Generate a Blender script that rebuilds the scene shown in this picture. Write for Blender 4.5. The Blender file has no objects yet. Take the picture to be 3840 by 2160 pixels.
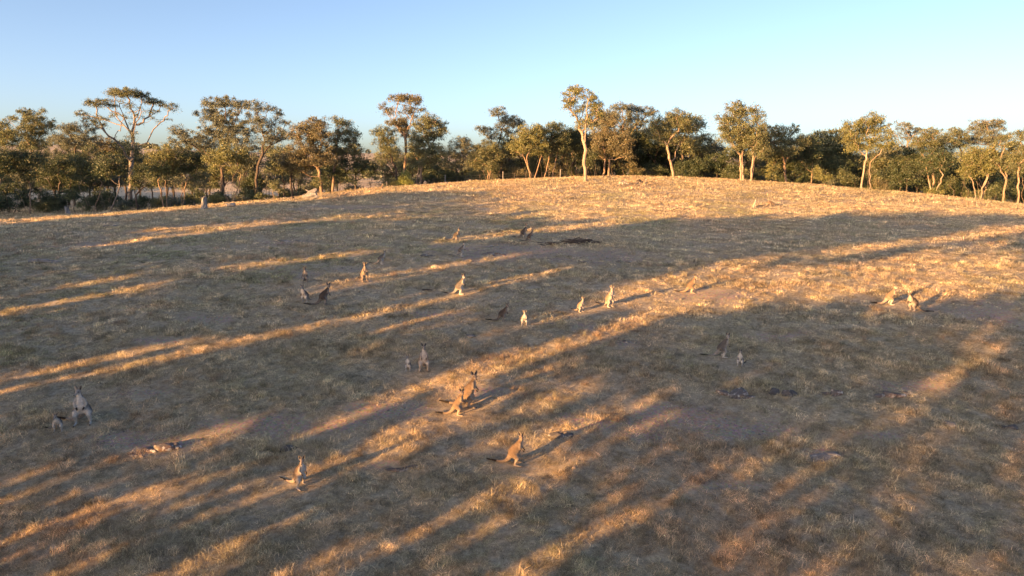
import bpy, bmesh, math, random
import numpy as np
from mathutils import Vector
scene = bpy.context.scene
col = scene.collection
# ---------------- camera, sky, sun, exposure ----------------
SUN_AZ, SUN_EL = 42.0, 6.0              # the light travels towards this azimuth (degrees from +x), this low
def _cam():
    c = bpy.data.cameras.new('camera'); o = bpy.data.objects.new('camera', c); col.objects.link(o)
    c.sensor_width = 36.0; c.lens = 36.0*2667.0/3840.0; c.clip_end = 6000; c.clip_start = 0.1
    o.location = (0, 0, 12.0); o.rotation_euler = (math.pi/2 - math.atan((1080-620)/2667.0), 0, 0)
    scene.camera = o
_cam()
world = bpy.data.worlds.new('World'); scene.world = world; world.use_nodes = True
_n = world.node_tree
_s = _n.nodes.new('ShaderNodeTexSky'); _s.sky_type = 'NISHITA'; _s.sun_disc = False
_s.sun_elevation = math.radians(SUN_EL)
_s.sun_rotation = math.atan2(-math.cos(math.radians(SUN_AZ)), -math.sin(math.radians(SUN_AZ)))
_s.air_density = 0.5; _s.dust_density = 1.7; _s.ozone_density = 1.35
_n.nodes['Background'].inputs[1].default_value = 0.1
_t = _n.nodes.new('ShaderNodeMix'); _t.data_type = 'RGBA'; _t.blend_type = 'MULTIPLY'; _t.inputs[0].default_value = 1.0
_t.inputs[7].default_value = (1.04, 0.92, 0.85, 1)      # the camera's white balance for the whole sky
_n.links.new(_s.outputs[0], _t.inputs[6]); _n.links.new(_t.outputs[2], _n.nodes['Background'].inputs[0])
_l = bpy.data.lights.new('sun', 'SUN'); _l.energy = 5.0; _l.angle = math.radians(0.53); _l.color = (1.0, 0.515, 0.175)
_o = bpy.data.objects.new('sun', _l); col.objects.link(_o)
_o.rotation_euler = Vector((math.cos(math.radians(SUN_AZ))*math.cos(math.radians(SUN_EL)), math.sin(math.radians(SUN_AZ))*math.cos(math.radians(SUN_EL)), -math.sin(math.radians(SUN_EL)))).to_track_quat('-Z', 'Y').to_euler()
_o.location = (-60, -60, 40)
scene.view_settings.view_transform = 'Standard'; scene.view_settings.look = 'None'
scene.view_settings.exposure = 2.27; scene.view_settings.gamma = 1.0; scene.view_settings.use_curve_mapping = False

# ---------------- camera numbers and terrain (world: camera at x=0,y=0, looks along +y) ----------------
CAMZ = 12.0
PXW, PXH, FPX, YHOR = 3840.0, 2160.0, 2667.0, 620.0
PITCH = math.atan((PXH/2 - YHOR)/FPX)
CP = np.array([
 # x, y, z relative to the camera
 (0,-60,-13.2),(-60,-60,-13.2),(60,-60,-13.2),(-110,-60,-13),(110,-60,-13),(-110,-130,-13),(110,-130,-13),(0,-130,-13),
 (0,0,-12.6),(0,20,-10.9),(0,30,-9.15),(0,40,-7.75),(0,57,-6.35),(5,80,-4.8),(15,100,-2.9),(18,112,-2.0),(18,120,-1.9),(20,135,-2.9),(20,150,-5.5),(20,175,-9.0),
 (-25,20,-11.0),(-25,40,-8.0),(-35,57,-6.6),(-48,68,-6.0),(-55,75,-5.95),(-62,84,-6.45),(-75,100,-6.9),(-90,130,-7.9),
 (-39,90,-5.05),(-41,98,-5.7),(-45,112,-6.8),(-50,135,-7.7),(-24,105,-3.75),(-25,113,-4.1),(-26,125,-5.6),(-28,145,-7.4),(-8,112,-2.75),(-8,122,-3.0),(-8,140,-5.8),
 (25,20,-10.9),(30,40,-7.75),(40,60,-6.3),(50,80,-5.2),(42,115,-2.75),(44,125,-3.3),(46,145,-6.5),(60,105,-4.2),(72,100,-5.6),(76,110,-6.4),(82,130,-8.6),(75,75,-6.3),
 (-80,50,-7.6),(-110,75,-9.5),(80,40,-8.0),(110,70,-8.0),(110,120,-9),(-100,20,-10),(-60,20,-10.9),(60,20,-10.6),(100,10,-10.6),
 (-120,170,-8.6),(-60,180,-8.6),(0,190,-8.6),(60,185,-8.6),(120,180,-8.8),
], float)
def _U(r2): return np.where(r2>1e-9, r2*np.log(np.maximum(r2,1e-9)), 0.0)
def _fit():
    P=CP[:,:2]/100.0; n=len(P)
    d=((P[:,None]-P[None])**2).sum(-1)
    K=_U(d)+np.eye(n)*0.004
    A=np.zeros((n+3,n+3)); A[:n,:n]=K; A[:n,n]=1; A[:n,n+1:]=P; A[n,:n]=1; A[n+1:,:n]=P.T
    b=np.zeros(n+3); b[:n]=CP[:,2]
    return P,np.linalg.solve(A,b)
_P,_W=_fit()
def sstep(a,b,x):
    t=np.clip((x-a)/(b-a),0,1); return t*t*(3-2*t)
def ground(x,y,detail=True):
    x=np.asarray(x,float); y=np.asarray(y,float); sh=x.shape
    xf=x.ravel(); yf=y.ravel()
    near=np.full(xf.shape,-10.0)
    m=(np.abs(xf)<230)&(yf>-220)&(yf<270)
    q=np.stack([xf[m],yf[m]],1)/100.0
    acc=np.zeros(len(q)); n=len(_P)
    for i in range(n):
        acc+=_W[i]*_U(((q-_P[i])**2).sum(1))
    acc+=_W[n]+_W[n+1]*q[:,0]+_W[n+2]*q[:,1]
    near[m]=acc
    r=np.hypot(xf,yf)
    a=np.arctan2(xf,np.maximum(yf,1))
    far=-8.6+sstep(220,430,r)*2.8+sstep(330,900,r)*(17-9*np.clip(a,-.8,.8))+sstep(750,1500,r)*(9-7*np.clip(a,-.8,.8)+3*np.sin(a*9+.6)+2*np.sin(a*23+1))+1.5*np.sin(xf/90+1)*np.sin(yf/120)*sstep(250,500,r)
    far=far-sstep(1550,2900,r)*55
    far=np.where(yf<0,-13-0*r,far)
    w=1-sstep(165,245,yf); w=w*(1-sstep(125,215,np.abs(xf)))*sstep(-200,-130,yf)
    z=near*w+far*(1-w)
    if detail:
        k=np.exp(-(r/160)**2)
        z=z+k*(0.10*np.sin(xf*.61+1.3*np.sin(yf*.23))*np.sin(yf*.53+1.1*np.sin(xf*.31))+0.05*np.sin(xf*1.7+2*np.sin(yf*.9))*np.sin(yf*1.45+xf*.4))
    return (z+CAMZ).reshape(sh)
def ray(px,py):
    cx=(px-PXW/2)/FPX; cz=-(py-PXH/2)/FPX
    d=np.array([cx, math.cos(PITCH)+cz*math.sin(PITCH), -math.sin(PITCH)+cz*math.cos(PITCH)])
    return d/np.linalg.norm(d)
_GX=np.arange(-140,140.1,.5); _GY=np.arange(4,270.1,.5)
_GZ=ground(*np.meshgrid(_GX,_GY))
def quick(x,y):
    i=np.clip((x+140)/.5,0,len(_GX)-1.001); j=np.clip((y-4)/.5,0,len(_GY)-1.001); a=i.astype(int); b=j.astype(int); u=i-a; v=j-b
    return (_GZ[b,a]*(1-u)+_GZ[b,a+1]*u)*(1-v)+(_GZ[b+1,a]*(1-u)+_GZ[b+1,a+1]*u)*v
def hit(px,py,tmin=12,tmax=260):
    """first point where the pixel's ray meets the ground"""
    d=ray(px,py); t=np.arange(tmin,tmax,0.1)
    X=t*d[0]; Y=t*d[1]; Z=CAMZ+t*d[2]
    k=np.nonzero(Z<=quick(X,Y))[0]
    if len(k)==0: return hit(px,py+3,tmin,tmax) if py<1000 else None
    i=k[0]; return np.array([X[i],Y[i],float(ground(X[i],Y[i]))])
def at_depth(px,py,Y):
    d=ray(px,py); t=Y/d[1]; return np.array([t*d[0],Y,CAMZ+t*d[2]])
def mpp(Y): return Y/FPX   # metres per photo pixel at depth Y (approx.)
# ---------------- helpers ----------------
RNG = np.random.default_rng(7)
def tag(o, label=None, cat=None, group=None, kind=None):
    if label: o['label'] = label
    if cat: o['category'] = cat
    if group: o['group'] = group
    if kind: o['kind'] = kind
    return o
def mesh_np(name, V, F, smooth=False):
    """V (n,3), F (m,4) or (m,3) index array -> mesh"""
    V = np.asarray(V, np.float32); F = np.asarray(F, np.int32)
    me = bpy.data.meshes.new(name); k = F.shape[1]
    me.vertices.add(len(V)); me.vertices.foreach_set('co', V.ravel())
    me.loops.add(F.size); me.loops.foreach_set('vertex_index', F.ravel())
    me.polygons.add(len(F)); me.polygons.foreach_set('loop_start', np.arange(len(F), dtype=np.int32)*k)
    try: me.polygons.foreach_set('loop_total', np.full(len(F), k, np.int32))
    except Exception: pass
    if smooth: me.polygons.foreach_set('use_smooth', np.ones(len(F), bool))
    me.update(calc_edges=True); me.validate()
    return me
def link(name, me, mat=None, parent=None, loc=None):
    o = bpy.data.objects.new(name, me); col.objects.link(o)
    if mat is not None and me is not None and not me.materials: me.materials.append(mat)
    if parent is not None: o.parent = parent
    if loc is not None: o.location = loc
    return o
def empty(name, loc):
    o = bpy.data.objects.new(name, None); col.objects.link(o); o.location = loc; o.empty_display_size = .2
    return o
def col_attr(me, name, C):
    a = me.color_attributes.new(name, 'FLOAT_COLOR', 'POINT')
    C = np.asarray(C, np.float32)
    if C.shape[1] == 3: C = np.concatenate([C, np.ones((len(C), 1), np.float32)], 1)
    a.data.foreach_set('color', C.ravel())
def mat_new(name):
    m = bpy.data.materials.new(name); m.use_nodes = True
    nt = m.node_tree; b = nt.nodes['Principled BSDF']; b.inputs['Roughness'].default_value = .9
    b.inputs['Specular IOR Level'].default_value = .15
    return m, nt, b
def nd(nt, t, **k):
    n = nt.nodes.new(t)
    for a, v in k.items():
        if a.startswith('i_'): n.inputs[a[2:].replace('_', ' ')].default_value = v
        else: setattr(n, a, v)
    return n
def ramp(nt, stops, src=None):
    r = nt.nodes.new('ShaderNodeValToRGB'); e = r.color_ramp.elements
    while len(e) < len(stops): e.new(0.5)
    for k, (p, c) in enumerate(stops):
        e[k].position = p; e[k].color = (*c, 1)
    if src is not None: nt.links.new(src, r.inputs[0])
    return r
def noise(nt, scale, detail=4, rough=.6, vec=None, dist=0):
    n = nt.nodes.new('ShaderNodeTexNoise'); n.inputs['Scale'].default_value = scale; n.inputs['Detail'].default_value = detail
    n.inputs['Roughness'].default_value = rough; n.inputs['Distortion'].default_value = dist
    if vec is not None: nt.links.new(vec, n.inputs['Vector'])
    return n
def mixc(nt, fac, a, b, mode='MIX'):
    m = nt.nodes.new('ShaderNodeMix'); m.data_type = 'RGBA'; m.blend_type = mode
    for s, v in ((m.inputs[0], fac), (m.inputs[6], a), (m.inputs[7], b)):
        if isinstance(v, (int, float)): s.default_value = v
        elif isinstance(v, tuple): s.default_value = (*v, 1)
        else: nt.links.new(v, s)
    return m.outputs[2]
def icos(n=2):
    bm = bmesh.new(); bmesh.ops.create_icosphere(bm, subdivisions=n, radius=1)
    V = np.array([v.co[:] for v in bm.verts]); F = np.array([[v.index for v in f.verts] for f in bm.faces]); bm.free()
    return V, F
ICO1, ICO2, ICO3 = icos(1), icos(2), icos(3)
def vnoise(P, seed=0, f=1.0):
    """cheap smooth 3-D noise from sines, about -1..1"""
    r = np.random.default_rng(seed); s = np.zeros(len(P))
    for i in range(6):
        k = r.normal(size=3)*f*(1+.5*i); s += np.sin(P@k + r.uniform(0, 6.28))/(1+.5*i)
    return s/2.4
def fbm2(x, y, seed=0, f=1.0, oct=3):
    P = np.stack([x, y, np.zeros_like(x)], -1); s = 0; a = 1; t = 0
    for i in range(oct):
        s = s + a*vnoise(P, seed+i*11, f*2**i); t += a; a *= .55
    return s/t

# ---------------- materials ----------------
def m_ground():
    m, nt, b = mat_new('dry_pasture_soil')
    g = nd(nt, 'ShaderNodeNewGeometry'); P = g.outputs['Position']
    big = noise(nt, .09, 4, .6, P, .5); mid = noise(nt, 1.6, 7, .75, P); fine = noise(nt, 5, 8, .85, P)
    c1 = ramp(nt, [(.3, (.36, .30, .225)), (.5, (.46, .385, .285)), (.72, (.55, .46, .335))], mid.outputs[0]).outputs[0]
    c2 = ramp(nt, [(.35, (.24, .235, .14)), (.6, (.36, .335, .21))], fine.outputs[0]).outputs[0]
    bigr = ramp(nt, [(.42, (0, 0, 0)), (.62, (.75, .75, .75))], big.outputs[0]).outputs[0]
    c = mixc(nt, bigr, c1, c2)
    c = mixc(nt, .6, c, ramp(nt, [(.38, (.13, .11, .085)), (.5, (.4, .335, .25)), (.62, (.66, .56, .41))], fine.outputs[0]).outputs[0])
    at = nd(nt, 'ShaderNodeVertexColor', layer_name='cover'); sep = nd(nt, 'ShaderNodeSeparateColor'); nt.links.new(at.outputs[0], sep.inputs[0])
    grav = noise(nt, 9, 5, .8, P)
    vor = nd(nt, 'ShaderNodeTexVoronoi'); vor.inputs['Scale'].default_value = 11; nt.links.new(P, vor.inputs['Vector'])
    gc = ramp(nt, [(.3, (.24, .195, .155)), (.55, (.37, .30, .235)), (.75, (.5, .415, .325))], grav.outputs[0]).outputs[0]
    gc = mixc(nt, .3, gc, vor.outputs['Color'], 'SOFT_LIGHT')
    c = mixc(nt, sep.outputs[0], c, gc)
    # far straw paddocks (bare of modelled tussocks)
    fn = noise(nt, .012, 5, .65, P); fc = ramp(nt, [(.35, (.42, .31, .2)), (.55, (.6, .47, .31)), (.7, (.46, .37, .25))], fn.outputs[0]).outputs[0]
    c = mixc(nt, sep.outputs[1], c, fc)
    nt.links.new(c, b.inputs['Base Color'])
    bp = nd(nt, 'ShaderNodeBump'); bp.inputs['Strength'].default_value = .9; bp.inputs['Distance'].default_value = .12
    nt.links.new(fine.outputs[0], bp.inputs['Height']); nt.links.new(bp.outputs[0], b.inputs['Normal'])
    return m
def m_grass():
    m = bpy.data.materials.new('dry_grass_blades'); m.use_nodes = True; nt = m.node_tree
    nt.nodes.clear(); out = nd(nt, 'ShaderNodeOutputMaterial')
    at = nd(nt, 'ShaderNodeAttribute', attribute_type='INSTANCER', attribute_name='tint')
    bl = nd(nt, 'ShaderNodeVertexColor', layer_name='blade')
    c = mixc(nt, 1.0, at.outputs['Color'], bl.outputs[0], 'MULTIPLY')
    d = nd(nt, 'ShaderNodeBsdfDiffuse'); t = nd(nt, 'ShaderNodeBsdfTranslucent'); mx = nd(nt, 'ShaderNodeMixShader'); mx.inputs[0].default_value = .48
    nt.links.new(c, d.inputs[0]); nt.links.new(c, t.inputs[0]); nt.links.new(d.outputs[0], mx.inputs[1]); nt.links.new(t.outputs[0], mx.inputs[2]); nt.links.new(mx.outputs[0], out.inputs[0])
    return m
def m_leaf(name, tint):
    m = bpy.data.materials.new(name); m.use_nodes = True; nt = m.node_tree
    nt.nodes.clear(); out = nd(nt, 'ShaderNodeOutputMaterial')
    bl = nd(nt, 'ShaderNodeVertexColor', layer_name='leaf')
    c = mixc(nt, 1.0, bl.outputs[0], tint, 'MULTIPLY')
    d = nd(nt, 'ShaderNodeBsdfDiffuse'); t = nd(nt, 'ShaderNodeBsdfTranslucent'); mx = nd(nt, 'ShaderNodeMixShader'); mx.inputs[0].default_value = .28
    g = nd(nt, 'ShaderNodeBsdfGlossy'); g.inputs['Roughness'].default_value = .5; mx2 = nd(nt, 'ShaderNodeMixShader'); mx2.inputs[0].default_value = .04
    nt.links.new(c, d.inputs[0]); nt.links.new(c, t.inputs[0]); nt.links.new(d.outputs[0], mx.inputs[1]); nt.links.new(t.outputs[0], mx.inputs[2])
    nt.links.new(mx.outputs[0], mx2.inputs[1]); nt.links.new(g.outputs[0], mx2.inputs[2]); nt.links.new(mx2.outputs[0], out.inputs[0])
    return m
def m_bark(name, a, b_, sc=3):
    m, nt, b = mat_new(name); tc = nd(nt, 'ShaderNodeTexCoord'); mp = nd(nt, 'ShaderNodeMapping'); mp.inputs['Scale'].default_value = (2, 2, .35)
    nt.links.new(tc.outputs['Object'], mp.inputs[0]); n = noise(nt, sc, 6, .7, mp.outputs[0], .6)
    nt.links.new(ramp(nt, [(.35, a), (.65, b_)], n.outputs[0]).outputs[0], b.inputs['Base Color'])
    bp = nd(nt, 'ShaderNodeBump'); bp.inputs['Strength'].default_value = .6; bp.inputs['Distance'].default_value = .05
    nt.links.new(n.outputs[0], bp.inputs['Height']); nt.links.new(bp.outputs[0], b.inputs['Normal'])
    return m
def m_rock(name, dark, pale, lichen=.62, rust=None):
    m, nt, b = mat_new(name); tc = nd(nt, 'ShaderNodeTexCoord'); P = tc.outputs['Object']
    n = noise(nt, 3.0, 7, .7, P); n2 = noise(nt, 5.5, 5, .6, P, .4); n3 = noise(nt, 1.6, 3, .6, P)
    c = ramp(nt, [(.3, tuple(x*.6 for x in dark)), (.6, dark)], n.outputs[0]).outputs[0]
    if rust: c = mixc(nt, ramp(nt, [(.45, (0, 0, 0)), (.6, (1, 1, 1))], n3.outputs[0]).outputs[0], c, rust)
    c = mixc(nt, ramp(nt, [(lichen-.03, (0, 0, 0)), (lichen+.05, (1, 1, 1))], n2.outputs[0]).outputs[0], c, pale)
    nt.links.new(c, b.inputs['Base Color'])
    bp = nd(nt, 'ShaderNodeBump'); bp.inputs['Strength'].default_value = .8; bp.inputs['Distance'].default_value = .04
    nt.links.new(n.outputs[0], bp.inputs['Height']); nt.links.new(bp.outputs[0], b.inputs['Normal'])
    return m
def m_fur():
    m, nt, b = mat_new('kangaroo_fur'); at = nd(nt, 'ShaderNodeVertexColor', layer_name='fur')
    tc = nd(nt, 'ShaderNodeTexCoord'); n = noise(nt, 26, 4, .7, tc.outputs['Object'])
    v = ramp(nt, [(.3, (.72, .72, .72)), (.7, (1.2, 1.2, 1.2))], n.outputs[0]).outputs[0]
    nt.links.new(mixc(nt, 1.0, at.outputs[0], v, 'MULTIPLY'), b.inputs['Base Color'])
    b.inputs['Specular IOR Level'].default_value = .1
    return m
def m_plain(name, c, r=.8):
    m, nt, b = mat_new(name); tc = nd(nt, 'ShaderNodeTexCoord'); n = noise(nt, 8, 5, .6, tc.outputs['Object'])
    nt.links.new(ramp(nt, [(.3, tuple(x*.75 for x in c)), (.7, tuple(min(1, x*1.2) for x in c))], n.outputs[0]).outputs[0], b.inputs['Base Color']); b.inputs['Roughness'].default_value = r
    return m
M = dict(ground=m_ground(), grass=m_grass(), fur=m_fur(),
    olive=m_leaf('leaf_olive', (.13, .14, .068)), grey=m_leaf('leaf_grey_green', (.13, .142, .1)), bottle=m_leaf('leaf_dark_green', (.06, .08, .038)),
    gold=m_leaf('leaf_yellow_green', (.15, .155, .06)), green=m_leaf('leaf_mid_green', (.085, .1, .045)), lime=m_leaf('leaf_bright_green', (.21, .24, .07)), brown=m_leaf('leaf_brownish', (.14, .127, .07)),
    bark_pale=m_bark('bark_pale', (.19, .14, .105), (.33, .255, .2)), bark_grey=m_bark('bark_grey', (.14, .115, .1), (.27, .23, .2)), bark_dark=m_bark('bark_dark', (.045, .037, .033), (.12, .095, .08)),
    bark_tan=m_bark('bark_tan', (.17, .12, .085), (.3, .22, .16)),
    wood=m_bark('weathered_wood', (.13, .125, .125), (.3, .29, .29), 4), char=m_bark('charred_wood', (.045, .038, .034), (.12, .1, .088), 4),
    rock=m_rock('lichen_rock', (.15, .135, .13), (.5, .475, .44), .58, (.15, .1, .085)), rock_dark=m_rock('dark_rock', (.12, .11, .11), (.45, .43, .41), .6),
    rock_pale=m_rock('pale_rock', (.23, .21, .195), (.46, .43, .39), .6), rock_tan=m_rock('tan_rock', (.4, .3, .21), (.55, .45, .33), .6),
    eye=m_plain('animal_eye', (.008, .007, .007), .25), nose=m_plain('animal_nose', (.012, .01, .01), .5), wire=m_plain('fence_wire', (.12, .12, .12), .5))

# ---------------- ground sheet ----------------
# bare gravelly patches: photo pixel of centre and half sizes in pixels
BARE_PX = [(1050, 1590, 420, 45), (560, 1660, 260, 45), (1480, 1540, 200, 40), (2500, 1580, 300, 70), (2720, 1600, 300, 60), (2300, 1590, 180, 25), (1900, 945, 330, 40), (2250, 965, 240, 30),
  (1080, 905, 120, 12), (1150, 1030, 110, 14), (330, 920, 90, 12), (2650, 1110, 150, 40), (2350, 1290, 60, 16), (2180, 1225, 60, 20), (3450, 1450, 200, 30), (3300, 1640, 150, 25), (2700, 1830, 140, 14), (3700, 1180, 160, 60),
  (1330, 1010, 80, 10), (1300, 780, 240, 10), (480, 1480, 160, 20), (1800, 1470, 120, 20), (620, 1280, 120, 14), (1640, 1180, 110, 14), (3080, 1705, 110, 25), (1450, 1740, 90, 14), (2950, 1260, 130, 22), (800, 1190, 130, 16)]
BARE = []
for px, py, rx, ry in BARE_PX:
    c = hit(px, py); a = hit(px+rx, py); t = hit(px, py-ry); q = hit(px, py+ry)
    BARE.append((c[0], c[1], abs(a[0]-c[0]), max(.4, (t[1]-q[1])/2)))
def bare(x, y):
    w = fbm2(x, y, 5, 1.3, 4)*.95; s = np.zeros(np.shape(x))
    for cx, cy, rx, ry in BARE:
        d = np.sqrt(((x-cx)/rx)**2+((y-cy)/ry)**2)+w
        s = np.maximum(s, 1-sstep(.35, 1.2, d))
    return s
def make_ground():
    def axis(a, n, k):      # dense near 0, sparse far out
        t = np.linspace(-1, 1, n); return a*np.sinh(k*t)/math.sinh(k)
    xs = axis(3200, 330, 5.6)
    t = np.linspace(0, 1, 250); yp = 42 + 3300*np.sinh(5.0*t)/math.sinh(5.0)
    ym = np.arange(42-.45, 12, -.45); yn = np.concatenate([np.array([-400, -250, -160, -120, -90, -70, -50, -38, -28, -20, -13, -7, -2, 3, 7, 10]), ym[::-1]])
    ys = np.concatenate([yn, yp])
    X, Y = np.meshgrid(xs, ys); Z = ground(X, Y)
    V = np.stack([X, Y, Z], -1).reshape(-1, 3); ny, nx = X.shape
    i = np.arange(ny*nx).reshape(ny, nx); F = np.stack([i[:-1, :-1], i[:-1, 1:], i[1:, 1:], i[1:, :-1]], -1).reshape(-1, 4)
    me = mesh_np('pasture', V, F, True)
    r = np.hypot(V[:, 0], V[:, 1]); C = np.zeros((len(V), 3)); m = (r < 150) & (V[:, 1] > 8)
    C[m, 0] = bare(V[m, 0], V[m, 1]); C[:, 1] = sstep(125, 200, r)*.9
    col_attr(me, 'cover', C)
    tag(link('ground', me, M['ground']), kind='structure')
make_ground()
# ---------------- trees ----------------
def frusta(P0, P1, R0, R1, sides):
    """one open tapered tube for each edge -> V, F(quads)"""
    n = len(P0); d = P1-P0; L = np.linalg.norm(d, axis=1, keepdims=True); d = d/np.maximum(L, 1e-6)
    a = np.where(np.abs(d[:, 2:3]) < .9, np.array([[0, 0, 1.]]), np.array([[1., 0, 0]])); u = np.cross(d, a); u /= np.linalg.norm(u, axis=1, keepdims=True); v = np.cross(d, u)
    t = np.arange(sides)*2*math.pi/sides; c = np.cos(t)[None, :, None]; s = np.sin(t)[None, :, None]
    ring = u[:, None]*c + v[:, None]*s
    A = P0[:, None]+ring*R0[:, None, None]; B = P1[:, None]+ring*R1[:, None, None]
    V = np.concatenate([A, B], 1).reshape(-1, 3)
    k = np.arange(sides); k2 = (k+1) % sides
    f = np.stack([k, k2, k2+sides, k+sides], -1)[None]+(np.arange(n)*2*sides)[:, None, None]
    return V, f.reshape(-1, 4)
class Skel:
    def __init__(s): s.p = []; s.par = []; s.len = []
    def add(s, p, par, keep=False):
        p = np.asarray(p, float); s.len.append(0. if keep or par < 0 else s.len[par]+np.linalg.norm(p-s.p[par])); s.p.append(p); s.par.append(par); return len(s.p)-1
    def path(s, par, q, rng, n=3, wob=.06, sag=.12):
        p0 = s.p[par]; d = q-p0; L = np.linalg.norm(d)
        for i in range(1, n+1):
            t = i/n; w = p0+d*t
            if i < n:
                w = w+rng.normal(size=3)*wob*L; w[2] += -sag*L*math.sin(math.pi*t)*(.6 if d[2] > 0 else -.6)
            par = s.add(w, par)
        return par
def grow(base, stems, lobes, rng, trunk_r, leaf_len=.25, leaf_w=.085, dens=1.0, clump_r=.5, twig_r=.012, even=False):
    """stems: list of (base_xyz, top_xyz or None). lobes: (cx,cy,cz,rx,ry,rz,density) -> trunk V,F and leaves V,F,C"""
    sk = Skel(); tops = []
    for sb, st in stems:
        i = sk.add(sb, -1); par = i; st = np.asarray(st, float); sb = np.asarray(sb, float); n = 6; L = np.linalg.norm(st-sb)
        for k in range(1, n+1):
            t = k/n; w = sb+(st-sb)*t+np.array([rng.normal()*.018*L, rng.normal()*.018*L, 0])*(1 if k < n else .3)
            par = sk.add(w, par, True)
            if t > .55: tops.append(par)
    fork_nodes = list(tops); LV = []; LC = []
    cents = np.array([l[:3] for l in lobes]); order = np.argsort([min(np.linalg.norm(c-sk.p[t]) for t in fork_nodes) for c in cents])
    pool = list(fork_nodes)
    clump_all = []
    for li in order:
        cx, cy, cz, rx, ry, rz, dn = lobes[li]; c = np.array([cx, cy, cz])
        P = np.array([sk.p[i] for i in pool]); dd = c-P; dist = np.linalg.norm(dd, axis=1)
        cost = dist+.62*np.array([sk.len[i] for i in pool])+np.where(dd[:, 2] < .25*dist, (.25*dist-dd[:, 2])*1.6, 0)
        par = pool[int(np.argmin(cost))]
        start = len(sk.p)
        e = sk.path(par, c-np.array([0, 0, rz*.35]), rng, n=5 if dist.min() > 1.5 else 2, wob=.035, sag=.05)
        pool += list(range(start, len(sk.p)))
        loc = list(range(start, len(sk.p)))
        nleaf = max(24, int(dn*dens*570*((rx*rz)+(rx*ry)+(ry*rz))/3*(.027/(leaf_len*leaf_w))))
        ncl = max(5, min(44, int(nleaf/55)))
        q = rng.normal(size=(ncl, 3)); q /= np.linalg.norm(q, axis=1, keepdims=True); q *= rng.uniform(.15, 1.18, (ncl, 1))**.55
        q[:, 2] = np.where(q[:, 2] < -.55, q[:, 2]*.6, q[:, 2]); cl = c+q*np.array([rx, ry, rz])*.92
        for w in cl[np.argsort(np.linalg.norm(cl-sk.p[e], axis=1))]:
            PL = np.array([sk.p[i] for i in loc]); j = loc[int(np.argmin(np.linalg.norm(PL-w, axis=1)+.3*np.maximum(0, PL[:, 2]-w[2])))]
            st2 = len(sk.p); sk.path(j, w, rng, n=2, wob=.08, sag=.1); loc += list(range(st2, len(sk.p)))
        cr = min(clump_r, .55*min(rx, ry, rz)+.16)
        k = rng.integers(0, ncl, nleaf); off = rng.normal(size=(nleaf, 3))*np.array([cr*.62, cr*.62, cr*.42])*rng.uniform(.55, 1.3, (ncl, 1))[k]; off[:, 2] -= .25*cr*(off[:, 0]**2+off[:, 1]**2)/cr**2
        if even:                           # foliage spread evenly through the whole lobe
            q2 = rng.normal(size=(nleaf, 3)); q2 /= np.linalg.norm(q2, axis=1, keepdims=True); LV.append(c+q2*rng.uniform(0, 1, (nleaf, 1))**.4*np.array([rx, ry, rz]))
        else: LV.append(cl[k]+off)
        cb = rng.uniform(.72, 1.22, ncl)          # clumps of older and younger leaves
        LC.append(cb[k]*rng.uniform(.75, 1.25, nleaf))
    P = np.array(sk.p); par = np.array(sk.par); n = len(P); r = np.zeros(n); ch = np.zeros(n, int)
    for i in range(n):
        if par[i] >= 0: ch[par[i]] += 1
    acc = np.zeros(n)
    for i in range(n-1, -1, -1):
        r[i] = max(twig_r, acc[i]**(1/2.35)) if acc[i] > 0 else twig_r
        if par[i] >= 0: acc[par[i]] += r[i]**2.35*(1.02)
    roots = [i for i in range(n) if par[i] < 0]
    ch = np.array([1. if c == 0 else 0. for c in ch])
    for i in range(n-1, -1, -1):
        if par[i] >= 0: ch[par[i]] += ch[i]
    tot = max(ch[i] for i in roots); r = np.maximum(twig_r, trunk_r*.68*(ch/tot)**.52)
    e = np.nonzero(par >= 0)[0]; big = r[e] > .05
    own = np.zeros(n, int)
    for i in range(n): own[i] = i if par[i] < 0 else own[par[i]]
    TR = []
    for rt in roots:
        TV = []; TF = []; off = 0
        for mask, sd in ((big & (own[e] == rt), 7), (~big & (own[e] == rt), 4)):
            ee = e[mask]
            if len(ee) == 0: continue
            R0 = np.minimum(r[par[ee]], r[ee]*1.45); flare = np.isin(par[ee], roots)
            R0 = np.where(flare, r[par[ee]]*1.25, R0)
            V, F = frusta(P[par[ee]], P[ee], R0, r[ee], sd); TV.append(V); TF.append(F+off); off += len(V)
        TR.append((np.concatenate(TV), np.concatenate(TF)))
    LV = np.concatenate(LV); LC = np.concatenate(LC); m = len(LV)
    a = rng.normal(size=(m, 3))*np.array([.8, .8, .7]); a[:, 2] -= .55; a /= np.linalg.norm(a, axis=1, keepdims=True)
    b = np.cross(a, rng.normal(size=(m, 3))); b /= np.linalg.norm(b, axis=1, keepdims=True)
    ll = leaf_len*rng.uniform(.65, 1.3, (m, 1)); lw = leaf_w*rng.uniform(.7, 1.25, (m, 1))
    q = np.stack([LV-a*ll/2, LV-a*ll*.05+b*lw/2, LV+a*ll/2, LV-a*ll*.05-b*lw/2], 1).reshape(-1, 3)
    F = np.arange(4*m).reshape(-1, 4); hue = rng.normal(size=m)*.07
    C = np.stack([LC*(1+hue), LC, LC*(1-hue)], -1)
    return TR, q, F, np.repeat(C, 4, 0)
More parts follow.
